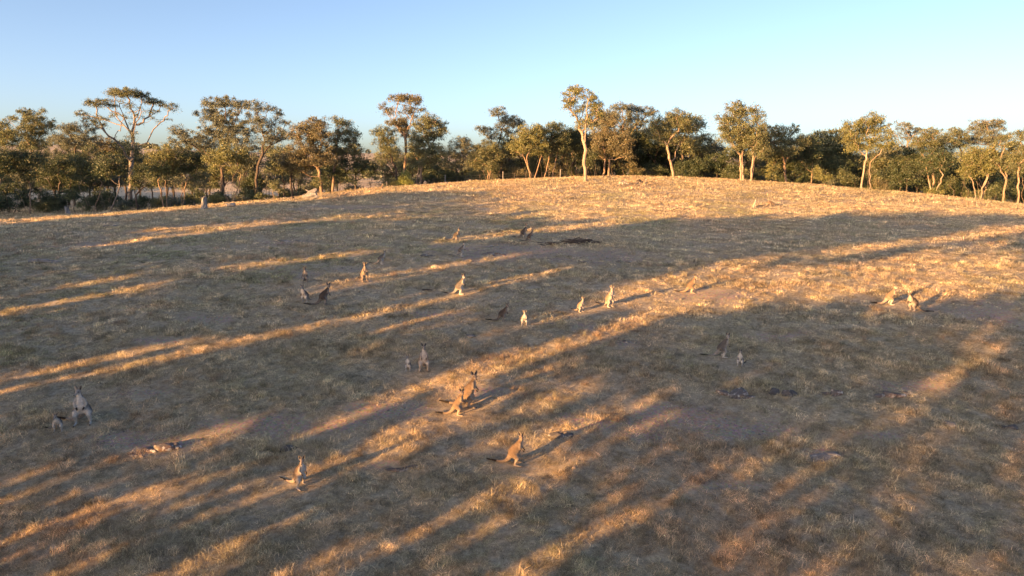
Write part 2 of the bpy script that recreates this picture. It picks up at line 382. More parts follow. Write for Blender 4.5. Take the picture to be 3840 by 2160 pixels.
def add_tree(name, label, cat, base, stems, lobes, leaf, bark, seed, trunk_r=.22, group=None, crown='crown', **kw):
    rng = np.random.default_rng(seed)
    TR, LV, LF, LC = grow(base, stems, lobes, rng, trunk_r, **kw)
    b = np.asarray(base); t = empty(name, base); tag(t, label, cat, group)
    nm = 'trunk' if cat == 'tree' and len(TR) < 4 else 'stem'
    for TV, TF in TR: link(nm, mesh_np(nm, TV-b, TF, True), M[bark], t)
    ml = mesh_np(crown, LV-b, LF); col_attr(ml, 'leaf', LC); link(crown, ml, M[leaf], t)
    return t
ZO = {0: 0, 1: 960, 2: 1920, 3: 2880}; ZS = 960/2576.0
def zpx(z, x, y): return ZO[z]+x*ZS, 300+y*ZS
def photo_tree(name, label, z, Y, base_x, lobes, leaf='olive', bark='bark_grey', trunk_r=.22, stems=1, fork=None, seed=0, cat='tree', group=None, dens=1.0, **kw):
    """base_x: zoom x of the foot of each stem; lobes in zoom pixels (cx,cy,rx,ry[,density]); Y: distance along the view"""
    rng = np.random.default_rng(seed+1000)
    LB = []; xs = [l[0] for l in lobes]; wid = (max(xs)-min(xs))*ZS*mpp(Y)/2
    for l in lobes:
        px, py = zpx(z, l[0], l[1]); dY = rng.uniform(-.75, .75)*max(wid, .8); p = at_depth(px, py, Y+dY); s = ZS*mpp(Y+dY)
        rx, rz = l[2]*s*1.14*rng.uniform(.82, 1.18), l[3]*s*1.16*rng.uniform(.82, 1.2); LB.append((p[0], p[1], p[2], rx, .5*(rx+max(rx, rz)), rz, l[4] if len(l) > 4 else 1.0))
    bxs = base_x if isinstance(base_x, (list, tuple)) else [base_x]
    st = []
    low = min(l[2]-l[5] for l in LB); ctr = np.mean([l[:3] for l in LB], 0)
    for bx in bxs:
        px, _ = zpx(z, bx, 0); X = (px-PXW/2)/FPX*Y; g = float(ground(X, Y)); yb = Y+rng.uniform(-.5, .5); b = np.array([X, yb, float(ground(X, yb))-.12])
        H = max(1.0, ctr[2]-b[2])
        if fork: fx, fy = zpx(z, fork[0], fork[1]); top = at_depth(fx, fy, Y)
        else:
            f = .5; top = np.array([b[0]*.5+(b[0]*.45+ctr[0]*.55)*.5, Y+rng.uniform(-.4, .4), b[2]+H*f])
        k = stems if len(bxs) == 1 else max(1, stems//len(bxs))
        if k == 1: st.append((b, top))
        else:
            for j in range(k):          # stems fanning out from one foot
                a = j*2*math.pi/k+rng.uniform(0, 1); w = H*.20*rng.uniform(.7, 1.5)
                tp = b+np.array([math.cos(a)*w, math.sin(a)*w, H*rng.uniform(.5, .68)])
                st.append((b+np.array([math.cos(a)*.14, math.sin(a)*.14, 0]), tp))
    base = st[0][0] if len(st) == 1 else np.mean([s[0] for s in st], 0); base[2] = min(s[0][2] for s in st)
    return add_tree(name, label, cat, base, st, LB, leaf, bark, seed, trunk_r=trunk_r, group=group, dens=dens, **kw)
def TREES():
    g = 'gum trees along the far side of the hill'; k = dict(group=g)
    T = photo_tree
    T('gum_tree', 'huge umbrella-shaped gum with bare open limbs and thin flat canopy', 0, 140, 1335, [(1270, 130, 220, 42), (1130, 110, 70, 30), (1420, 150, 80, 40), (960, 230, 95, 34), (800, 330, 58, 30), (930, 395, 100, 40, .5), (1020, 420, 90, 70, .45), (1540, 215, 90, 30), (1620, 250, 40, 20), (1725, 275, 55, 30), (1200, 240, 170, 60, .13), (1420, 300, 170, 60, .12), (1250, 350, 140, 80, .07), (1500, 380, 130, 70, .08), (1620, 400, 100, 50, .1), (1150, 330, 120, 60, .08), (1350, 420, 100, 60, .06), (1335, 560, 45, 50, .7), (1350, 685, 80, 40, .6), (1060, 240, 90, 40, .5)], 'olive', 'bark_grey', .62, fork=(1320, 820), seed=1, **k)
    T('gum_tree', 'tall rounded gum at the start of the tree line, beside the umbrella gum', 0, 130, 440, [(330, 410, 170, 100), (270, 330, 90, 40), (420, 480, 120, 80), (90, 400, 60, 30, .5), (250, 520, 130, 80), (380, 630, 100, 90), (300, 650, 120, 70)], 'olive', 'bark_tan', .3, seed=2, **k)
    T('gum_tree', 'yellow-green leafy gum cut off by the start of the tree line', 0, 122, 20, [(40, 600, 140, 100), (0, 490, 100, 60), (110, 560, 80, 60), (-80, 560, 120, 100)], 'gold', 'bark_tan', .25, seed=3, **k)
    T('gum_tree', 'grey shaded gum in the dark thicket beside the umbrella gum', 0, 152, 720, [(680, 490, 100, 60), (830, 490, 140, 60, .8), (760, 620, 190, 90), (600, 600, 120, 60), (880, 620, 120, 70), (640, 720, 150, 70), (850, 740, 120, 60)], 'grey', 'bark_dark', .32, seed=4, **k)
    T('gum_tree', 'small russet-leaved gum glowing behind the umbrella gum', 0, 165, 1110, [(1060, 620, 80, 60), (1090, 710, 90, 60), (1020, 690, 60, 50)], 'brown', 'bark_tan', .22, seed=5, **k)
    T('wattle_tree', 'low flat-topped wattle with yellowish top beside leaning grey stump', 0, 96, 310, [(280, 740, 150, 65), (130, 760, 130, 75), (50, 860, 130, 70, .9), (180, 880, 120, 60), (280, 960, 80, 55), (330, 820, 110, 60)], 'green', 'bark_tan', .11, stems=4, seed=6, **k)
    T('wattle_tree', 'dark rounded wattle at the very start of the tree line', 0, 93, -60, [(-20, 780, 130, 80), (20, 880, 110, 70), (-60, 900, 120, 70), (40, 990, 80, 45, .7)], 'bottle', 'bark_tan', .1, stems=3, seed=7, **k)
    T('shade_tree', 'dense dark tree mass with black trunks behind leaning grey stump', 0, 116, [560, 620], [(600, 880, 180, 110), (500, 990, 140, 90), (720, 960, 120, 80), (680, 800, 150, 80), (440, 880, 110, 90), (560, 1060, 150, 60), (800, 880, 100, 80), (760, 1050, 100, 60)], 'bottle', 'bark_dark', .28, seed=8, **k)
    T('wattle_tree', 'slim green wattle with yellowish crown between two dark wattles', 0, 100, 930, [(890, 720, 75, 60), (860, 820, 110, 80), (930, 900, 100, 70), (860, 960, 100, 60, .8)], 'green', 'bark_tan', .1, stems=3, seed=9, **k)
    T('wattle_tree', 'dark dome-shaped wattle on thin fanned stems in front of umbrella gum', 0, 94, 1125, [(1110, 840, 130, 80), (1180, 880, 95, 65), (1040, 880, 95, 65), (1080, 950, 100, 45, .6)], 'bottle', 'bark_grey', .1, stems=6, seed=10, **k)
    T('wattle_tree', 'light green wattle with spreading stems beside umbrella gum', 0, 99, 1690, [(1570, 750, 85, 80), (1680, 710, 120, 80), (1640, 830, 130, 80), (1770, 780, 100, 90), (1620, 930, 110, 60, .6), (1720, 900, 110, 60, .7)], 'gold', 'bark_tan', .12, stems=5, seed=11, **k)
    T('wattle_tree', 'wattle with pale green side and dark shaded crown top', 0, 101, 1830, [(1940, 770, 125, 75), (1860, 740, 90, 70), (1990, 830, 80, 60), (1850, 880, 110, 70, .7), (1960, 940, 100, 60, .6)], 'green', 'bark_tan', .12, stems=6, seed=12, **k)
    T('wattle_tree', 'neat mushroom-shaped wattle on golden fanned stems near tall stump', 0, 97, 2330, [(2270, 700, 150, 70), (2370, 740, 110, 65), (2180, 780, 110, 60), (2280, 800, 170, 60), (2420, 800, 80, 50), (2230, 880, 110, 45, .4), (2380, 900, 110, 50, .4)], 'gold', 'bark_tan', .12, stems=8, seed=13, **k)
    T('gum_tree', 'big dense gum with layered crown behind mushroom-shaped wattle', 0, 136, 2260, [(2250, 225, 170, 45), (2110, 240, 80, 30), (2180, 340, 160, 80), (2340, 420, 190, 120), (2150, 480, 150, 100), (2400, 560, 150, 90), (1800, 510, 90, 45), (1900, 590, 150, 80), (2030, 640, 130, 70), (2440, 250, 110, 50), (2260, 580, 160, 70), (2480, 660, 110, 70)], 'grey', 'bark_dark', .5, seed=14, **k)
    T('gum_tree', 'airy dark gum with spread bare branches beside dense layered gum', 1, 131, 0, [(0, 270, 70, 60), (130, 285, 70, 40), (60, 470, 110, 100, .8), (30, 370, 90, 60, .8), (215, 325, 50, 30), (300, 430, 45, 30), (190, 420, 60, 50, .6), (250, 500, 50, 30), (180, 570, 100, 50, .8), (90, 600, 100, 50, .7), (300, 560, 70, 40)], 'grey', 'bark_dark', .36, seed=15, **k)
    T('sapling', 'broken dark sapling trunk with leafy shoots under umbrella gum', 0, 100, 1390, [(1390, 1010, 90, 60), (1350, 1080, 60, 40, .7), (1440, 1060, 60, 45, .7)], 'green', 'bark_dark', .17, seed=16, **k)
    T('dark_bush', 'round nearly black bush at the foot of umbrella gum', 0, 135, 1440, [(1430, 915, 65, 50), (1400, 960, 45, 30), (1540, 950, 60, 35)], 'bottle', 'bark_dark', .1, seed=17, cat='bush', group='bushes under the tree line', dens=1.5)
    T('gum_tree', 'broad brown-green gum on leaning pale trunk behind the big grey log', 1, 103, 690, [(610, 430, 105, 55), (500, 480, 110, 60), (660, 520, 110, 80), (560, 560, 170, 80), (400, 520, 70, 60, .8), (480, 680, 160, 90), (640, 690, 140, 90), (350, 790, 160, 90), (560, 800, 180, 90), (700, 800, 130, 80), (420, 880, 140, 60, .7)], 'brown', 'bark_tan', .34, fork=(620, 880), seed=18, **k)
    T('gum_tree', 'rounded grey-green gum beside the broad brown-green gum', 1, 108, 775, [(850, 410, 90, 45), (880, 490, 120, 80), (950, 580, 110, 80), (920, 690, 140, 90), (820, 760, 140, 90), (800, 580, 70, 80), (1000, 760, 80, 70)], 'olive', 'bark_pale', .3, seed=19, **k)
    T('gum_tree', 'low dark spreading gum beside the rounded grey-green gum', 1, 107, 1010, [(1090, 860, 130, 80), (900, 950, 130, 60), (1000, 880, 140, 80), (1150, 900, 90, 60), (960, 1000, 100, 40, .7)], 'bottle', 'bark_dark', .22, seed=20, **k)
    T('gum_tree', 'low leafy gum on several black trunks behind small shrub', 1, 108, [320, 380, 300], [(300, 790, 160, 80), (240, 880, 120, 70), (360, 880, 120, 70), (420, 800, 100, 60), (200, 780, 80, 60)], 'olive', 'bark_dark', .24, seed=21, **k)
    T('shrub', 'small bushy shrub catching light beside the grey fallen logs', 1, 91, 205, [(205, 1060, 55, 45), (170, 1100, 40, 35), (245, 1100, 40, 35)], 'olive', 'bark_tan', .06, stems=3, seed=22, cat='bush', group='bushes under the tree line', dens=1.3)
    T('gum_tree', 'tall straight pale-trunked gum with flat tufted top and shaggy middle', 1, 124, 1505, [(1440, 178, 90, 28), (1540, 182, 105, 32), (1620, 215, 70, 34), (1665, 285, 38, 30), (1290, 270, 48, 28), (1360, 325, 60, 34), (1400, 420, 90, 50), (1480, 460, 85, 80, 1.5), (1500, 540, 60, 50, 1.3), (1500, 300, 150, 60, .3), (1580, 330, 90, 60, .4)], 'brown', 'bark_tan', .34, fork=(1500, 560), seed=23, **k)
    T('gum_tree', 'full broad-crowned gum joined to the tall flat-topped gum', 1, 119, [1620, 1660], [(1760, 410, 110, 70), (1670, 430, 100, 70), (1800, 530, 130, 100), (1660, 560, 110, 90), (1860, 480, 60, 60), (1720, 680, 170, 100), (1590, 710, 110, 80), (1840, 730, 110, 80), (1640, 810, 110, 60, .7), (1760, 800, 110, 60, .7)], 'olive', 'bark_tan', .3, seed=24, **k)
    T('gum_tree', 'open gum with dark leaning trunk in front of sunlit paddock', 1, 121, 1445, [(1230, 535, 65, 45), (1320, 550, 110, 80), (1260, 650, 95, 70), (1350, 670, 110, 70), (1300, 760, 100, 50, .6), (1260, 880, 60, 30, .4)], 'olive', 'bark_dark', .26, fork=(1390, 850), seed=25, **k)
    T('conical_bush', 'dense bright green cone-shaped bush on the crest', 1, 110.5, 1500, [(1500, 1020, 62, 42), (1490, 980, 48, 40), (1500, 945, 28, 26), (1470, 1040, 42, 32), (1535, 1040, 42, 32)], 'lime', 'bark_dark', .07, seed=26, cat='bush', group='bushes under the tree line', dens=2.2, leaf_len=.2, leaf_w=.08)
    T('gum_tree', 'slender dark airy gum standing alone between two broad gums', 1, 131, [2030, 2090], [(2040, 620, 100, 70), (2090, 730, 110, 80), (1980, 740, 90, 70), (2110, 660, 60, 60), (1950, 860, 80, 50, .5), (2060, 830, 100, 50, .5)], 'grey', 'bark_dark', .2, seed=27, dens=.85, **k)
    T('gum_tree', 'feathery pale-grey gum with wispy top behind light green clump', 1, 142, 2460, [(2430, 325, 85, 50), (2520, 390, 90, 60), (2600, 420, 80, 50), (2290, 500, 85, 45), (2370, 560, 100, 45, .7), (2470, 470, 100, 60, .6), (2660, 440, 60, 40), (2580, 510, 90, 50, .6)], 'grey', 'bark_dark', .34, seed=28, dens=.9, **k)
    T('gum_tree', 'light green leafy clump of young gums on golden stems', 1, 120, [2340, 2400], [(2320, 680, 130, 80), (2240, 780, 110, 80), (2400, 740, 110, 80), (2320, 850, 120, 60, .8), (2200, 860, 70, 60, .7)], 'olive', 'bark_tan', .12, stems=6, seed=29, **k)
    T('gum_tree', 'dense golden-green dome gum beside a very dark tree', 2, 118, [190, 215], [(170, 530, 140, 80), (90, 620, 110, 70), (250, 560, 110, 80), (180, 660, 150, 70), (60, 700, 90, 60, .8), (280, 680, 110, 70)], 'gold', 'bark_tan', .14, stems=4, seed=30, **k)
    T('gum_tree', 'very dark bottle-green tree between golden dome gum and lone gum', 2, 121, [310, 390], [(350, 480, 110, 65), (440, 530, 120, 80), (380, 610, 160, 80), (500, 600, 90, 80), (430, 690, 140, 60, .9)], 'green', 'bark_tan', .15, stems=4, seed=31, **k)
    T('gum_tree', 'dark thin-stemmed tree just behind the lone tall gum', 2, 125, [530, 580, 640], [(570, 530, 90, 55), (630, 600, 70, 70), (560, 630, 110, 60), (640, 690, 50, 35, .9)], 'bottle', 'bark_dark', .1, seed=32, **k)
    T('lone_gum_tree', 'lone tall gum with long bare pale trunk on the sunny hilltop', 2, 106.5, 725, [(590, 180, 75, 80), (560, 255, 50, 45, .8), (650, 110, 75, 45), (700, 90, 55, 40), (770, 170, 80, 60), (830, 225, 70, 50), (870, 240, 40, 30), (850, 310, 75, 55), (720, 280, 110, 60, .4), (800, 380, 90, 60, .9), (680, 420, 80, 50, .4), (740, 450, 90, 50, .5), (890, 350, 45, 45), (640, 330, 60, 50, .5)], 'gold', 'bark_pale', .36, fork=(730, 640), seed=33, group=g)
    T('gum_tree', 'thick brown-leaved tree directly behind the lone tall gum', 2, 122, [905, 960], [(950, 400, 95, 80), (1020, 500, 120, 110), (1100, 610, 120, 100), (920, 560, 100, 90), (920, 660, 110, 90), (1010, 720, 150, 80), (850, 720, 90, 70), (1130, 740, 100, 70)], 'brown', 'bark_tan', .28, seed=34, **k)
    T('gum_tree', 'grey-green gum with wide open branching top behind brown-leaved tree', 2, 141, 1030, [(1090, 265, 90, 40), (1200, 290, 100, 50), (1350, 320, 100, 45), (1130, 380, 140, 60), (1270, 420, 110, 60), (1230, 520, 100, 50), (1010, 320, 70, 45), (1420, 330, 50, 30), (1150, 480, 100, 50, .7)], 'grey', 'bark_tan', .42, seed=35, **k)
    T('gum_tree', 'pale-trunked gum forking low on the hilltop with round lobed crown', 2, 118, 1605, [(1460, 430, 80, 60), (1640, 345, 90, 60), (1710, 420, 95, 70), (1590, 420, 80, 60), (1755, 495, 70, 55), (1480, 530, 90, 60), (1620, 530, 100, 60, .5), (1560, 620, 120, 60, .6), (1700, 590, 90, 50, .5)], 'olive', 'bark_pale', .32, fork=(1605, 870), seed=36, **k)
    T('gum_tree', 'dark blue-green tree behind the low-forking pale-trunked gum', 2, 136, [1480, 1550], [(1480, 620, 120, 80), (1360, 690, 110, 80), (1500, 730, 130, 80), (1640, 690, 100, 60), (1300, 620, 80, 60), (1420, 800, 140, 50, .7)], 'bottle', 'bark_dark', .24, seed=37, **k)
    T('gum_tree', 'thin see-through gum beside the dip in the tree line', 2, 140, [1830, 1960], [(1830, 610, 110, 60), (1780, 690, 90, 70), (1960, 575, 60, 40), (1990, 650, 55, 55, .8), (1880, 690, 80, 60, .8), (2000, 740, 70, 50, .7), (1920, 780, 90, 50, .6)], 'grey', 'bark_dark', .2, seed=38, dens=.75, **k)
    T('dark_bush', 'wide nearly black thicket low on the crest beneath the see-through gum', 2, 122, [1760, 1880], [(1750, 850, 110, 55), (1870, 860, 100, 60), (1800, 910, 130, 40)], 'bottle', 'bark_dark', .1, seed=39, cat='bush', group='bushes under the tree line', dens=1.4)
    T('dark_bush', 'dark thicket next to the twin-crowned gum', 2, 124, [2040, 2110], [(2040, 820, 110, 75), (2140, 760, 80, 60), (2100, 880, 120, 60), (1980, 890, 80, 50)], 'bottle', 'bark_dark', .12, seed=40, cat='bush', group='bushes under the tree line', dens=1.3)
    T('gum_tree', 'taller half of twin-crowned golden gum on two pink trunks', 2, 112, [2290, 2305], [(2250, 280, 115, 60), (2190, 370, 110, 70), (2300, 380, 90, 70), (2160, 450, 90, 60), (2280, 480, 130, 70), (2200, 570, 130, 70), (2330, 600, 110, 70), (2250, 660, 110, 50, .7)], 'olive', 'bark_pale', .26, seed=41, **k)
    T('gum_tree', 'lower half of twin-crowned golden gum with rounded side crown', 2, 111, [2370, 2385], [(2430, 290, 70, 50), (2460, 370, 90, 70), (2500, 470, 80, 80), (2440, 540, 100, 70), (2520, 590, 80, 70), (2430, 640, 110, 70), (2480, 720, 110, 60, .8)], 'olive', 'bark_pale', .24, seed=42, **k)
    T('gum_tree', 'dark grey-green gum with two knobby tops past the twin-crowned gum', 3, 119, 145, [(90, 500, 110, 55), (250, 510, 60, 60), (40, 590, 110, 70), (170, 590, 120, 70), (300, 620, 120, 70), (140, 700, 150, 80), (40, 720, 80, 70)], 'olive', 'bark_tan', .28, seed=43, **k)
    T('gum_tree', 'deep green tree with slim golden stem among dark neighbours', 3, 122, 410, [(390, 620, 100, 60), (440, 700, 100, 80), (330, 760, 120, 70), (450, 790, 90, 60), (400, 880, 100, 50, .8)], 'bottle', 'bark_tan', .16, seed=44, **k)
    T('gum_tree', 'black-green bushy tree with pale twigs between two golden gums', 3, 130, 650, [(620, 680, 100, 60), (700, 740, 110, 80), (620, 600, 70, 40, .5), (560, 760, 90, 70), (680, 840, 120, 70)], 'bottle', 'bark_dark', .2, seed=45, **k)
    T('gum_tree', 'golden gum on three slim pale trunks standing proud of the row', 3, 105, [915, 965, 1000], [(1000, 410, 110, 45), (1060, 355, 50, 35, .8), (820, 460, 70, 50, .9), (950, 490, 140, 70), (1100, 460, 70, 80), (860, 570, 100, 70), (1060, 570, 130, 70), (880, 670, 100, 60), (1220, 550, 70, 60), (1190, 640, 90, 60), (1010, 660, 90, 50, .7)], 'gold', 'bark_pale', .2, seed=46, **k)
    T('gum_tree', 'wispy pale background gum peeping over beside the three-trunked gum', 3, 152, 1390, [(1220, 455, 35, 22), (1350, 440, 70, 28, .8), (1390, 480, 90, 30, .7), (1490, 510, 70, 32, .8), (1400, 560, 110, 50, .8)], 'grey', 'bark_grey', .3, seed=47, dens=.7, **k)
    T('dark_bush', 'blue-black bushy tree mass beside the three-trunked gum', 3, 110, [1370, 1300], [(1350, 800, 130, 100), (1290, 930, 130, 70), (1420, 730, 100, 60), (1400, 900, 110, 80), (1340, 1010, 140, 50)], 'bottle', 'bark_dark', .15, seed=48, cat='bush', group='bushes under the tree line', dens=1.2)
    T('gum_tree', 'grey-leaved gum with bubbly top behind the fanned pale stems', 3, 127, [1700, 1640], [(1640, 535, 100, 45), (1550, 610, 110, 60), (1700, 610, 120, 60), (1790, 660, 110, 70), (1620, 690, 120, 50), (1500, 660, 70, 50)], 'olive', 'bark_tan', .28, seed=49, **k)
    T('gum_tree', 'dark-topped young gum with pale stems fanning from one foot', 3, 107, 1620, [(1670, 750, 120, 60), (1780, 790, 120, 60), (1590, 830, 100, 60), (1720, 860, 120, 50, .8), (1620, 910, 90, 50, .5)], 'bottle', 'bark_pale', .13, stems=6, seed=50, **k)
    T('gum_tree', 'small bright gum crown showing between grey-leaved and lacy gums', 3, 138, 1950, [(1880, 515, 70, 40), (1850, 590, 90, 60), (1960, 560, 70, 50), (1920, 640, 90, 50)], 'olive', 'bark_tan', .22, seed=51, **k)
    T('gum_tree', 'lacy pale gum with wide sunlit dome near the end of the row', 3, 142, 2260, [(2200, 425, 150, 40, .8), (2120, 480, 110, 45, .8), (2330, 450, 70, 35, .8), (2150, 570, 140, 60), (2290, 590, 140, 70), (2060, 600, 80, 60), (2200, 500, 130, 50, .6)], 'grey', 'bark_tan', .34, seed=52, dens=.8, **k)
    T('gum_tree', 'bright yellow-green young gum on clustered golden stems', 3, 100, [2140, 2090], [(2030, 740, 90, 70), (2150, 720, 120, 70), (2220, 810, 120, 70), (2090, 830, 120, 70), (2010, 920, 80, 60), (2160, 900, 110, 50, .8)], 'gold', 'bark_pale', .13, stems=6, seed=53, **k)
    T('gum_tree', 'gum with low bent limbs beside the bright yellow-green gum', 3, 98, 2350, [(2390, 630, 100, 70), (2500, 680, 80, 70), (2420, 760, 110, 70), (2320, 830, 90, 60), (2400, 880, 80, 50, .6)], 'olive', 'bark_tan', .2, seed=54, **k)
    T('gum_tree', 'last gum of the row, with leaning bare trunk', 3, 96, [2545, 2490], [(2540, 550, 80, 50), (2560, 660, 90, 70), (2520, 800, 70, 80), (2590, 760, 80, 80)], 'olive', 'bark_tan', .18, seed=55, **k)
    # bushes and saplings in the gaps below
    B = dict(cat='bush', group='bushes under the tree line')
    for i, (lab, z, Y, bx, lb, lf) in enumerate([
        ('sprawling dark bush below the flat-topped wattle', 0, 101, 150, [(130, 1080, 90, 60), (60, 1130, 80, 50)], 'bottle'),
        ('low dark bush under the dense dark tree mass', 0, 104, 520, [(510, 1180, 70, 45), (440, 1160, 60, 40)], 'bottle'),
        ('green bush with drooping sprays between dark trunks', 0, 100, 770, [(770, 1100, 60, 40), (740, 1160, 55, 35)], 'green'),
        ('thin scrubby bush at the foot of the slim green wattle', 0, 97, 850, [(840, 1250, 50, 30), (880, 1290, 40, 20)], 'olive'),
        ('pale scrubby tuft at the rim of the slope below umbrella gum', 0, 93, 1260, [(1260, 1275, 30, 18)], 'olive'),
        ('yellowish low bush beside the tall grey stump', 0, 98, 2190, [(2170, 1180, 55, 22), (2220, 1185, 35, 18)], 'gold'),
        ('small leafy bush right of the mushroom-shaped wattle stems', 0, 99, 2500, [(2480, 1130, 50, 40), (2530, 1150, 45, 35)], 'green'),
        ('thin-stemmed scrub behind broken dark sapling', 0, 112, 1560, [(1540, 1010, 60, 45, .7), (1600, 1050, 40, 30, .7)], 'olive'),
        ('scrubby bush behind the grey fallen logs', 1, 96, 100, [(60, 1160, 60, 25), (120, 1165, 40, 20)], 'green'),
        ('leafy bush at the foot of the leaning pale trunk', 1, 101, 640, [(630, 1020, 50, 45), (600, 1060, 40, 30)], 'olive'),
        ('greyish bush in the shade behind the big grey log', 1, 118, 540, [(540, 1070, 50, 35)], 'grey'),
        ('ragged bush at the foot of the light green clump', 1, 122, 2200, [(2180, 950, 50, 30), (2260, 960, 40, 25)], 'olive'),
        ('dim bush in the hollow behind the pale stones', 1, 128, 1900, [(1890, 950, 60, 35), (1760, 960, 35, 25)], 'bottle'),
        ('bush at the foot of the golden dome gum', 2, 121, 60, [(40, 900, 60, 40), (100, 930, 50, 25)], 'brown'),
        ('scrub filling the stems of the very dark tree', 2, 124, 440, [(420, 870, 70, 40), (500, 900, 60, 30)], 'brown'),
        ('bush beside the trunk of the lone tall gum', 2, 119, 820, [(800, 740, 60, 60), (780, 820, 50, 40)], 'green'),
        ('brownish scrub below the grey-green open-branched gum', 2, 124, 1200, [(1180, 850, 70, 40), (1260, 900, 60, 25)], 'brown'),
        ('dark scrub behind the low-forking pale trunk', 2, 128, 1450, [(1440, 880, 80, 40), (1500, 910, 60, 25)], 'bottle'),
        ('green bush at the foot of the twin-crowned gum', 2, 117, 2180, [(2180, 950, 60, 35), (2230, 970, 40, 25)], 'green'),
        ('yellow-lit bush below the gum with two knobby tops', 3, 116, 60, [(60, 890, 60, 50), (40, 960, 50, 35)], 'gold'),
        ('sunlit bush at the foot of the deep green tree', 3, 116, 560, [(560, 960, 70, 45), (500, 900, 60, 45)], 'gold'),
        ('bush at the foot of the black-green bushy tree', 3, 114, 830, [(820, 1000, 60, 45), (760, 940, 60, 50)], 'green'),
        ('low scrub beside the three slim pale trunks', 3, 110, 1120, [(1110, 1040, 70, 35), (1180, 1080, 50, 25)], 'brown'),
        ('pale scrub at the foot of the fanned pale stems', 3, 106, 1700, [(1690, 1120, 60, 30), (1640, 1130, 40, 20)], 'gold'),
        ('green bush beside the bright yellow-green gum', 3, 100, 2240, [(2240, 1130, 50, 50), (2260, 1080, 40, 35)], 'green'),
        ('dark bush tucked behind the low bent limbs', 3, 104, 2440, [(2440, 1120, 60, 45), (2400, 1010, 50, 50)], 'bottle'),
        ('dark scrubby tree behind the clustered golden stems', 3, 112, 1900, [(1880, 900, 100, 70), (1820, 960, 80, 60), (1950, 980, 70, 50)], 'bottle'),
        ('dark scrub between bent-limbed gum and golden stems', 3, 110, 2300, [(2290, 960, 80, 60), (2340, 1040, 60, 40)], 'bottle')]):
        T('bush', lab, z, Y, bx, lb, lf, 'bark_dark', .05, seed=100+i, stems=3, dens=1.15, **B)
    for i, (z, bx, top, Y) in enumerate([(0, 1640, 960, 112), (0, 1960, 980, 108), (0, 2060, 960, 112), (0, 2420, 1000, 110), (0, 1740, 1000, 106), (1, 295, 960, 112), (1, 420, 980, 115), (1, 455, 960, 112), (1, 860, 940, 112), (1, 1160, 960, 118), (1, 140, 900, 118), (1, 120, 930, 122), (2, 520, 740, 126), (2, 570, 760, 127), (2, 330, 760, 126), (2, 150, 780, 125), (3, 1010, 850, 112), (3, 1480, 960, 112), (3, 1840, 980, 108), (3, 1980, 960, 106), (2, 1000, 780, 128), (2, 1110, 800, 128), (1, 2190, 900, 126), (2, 370, 770, 124)]):
        T('sapling', 'thin dark sapling pole with sparse leaves among the gum trunks', z, Y, bx, [(bx+8, top, 36, 34, .5), (bx-10, top+70, 26, 30, .3)], 'olive', 'bark_dark', .07, seed=200+i, group='saplings among the trunks')
TREES()
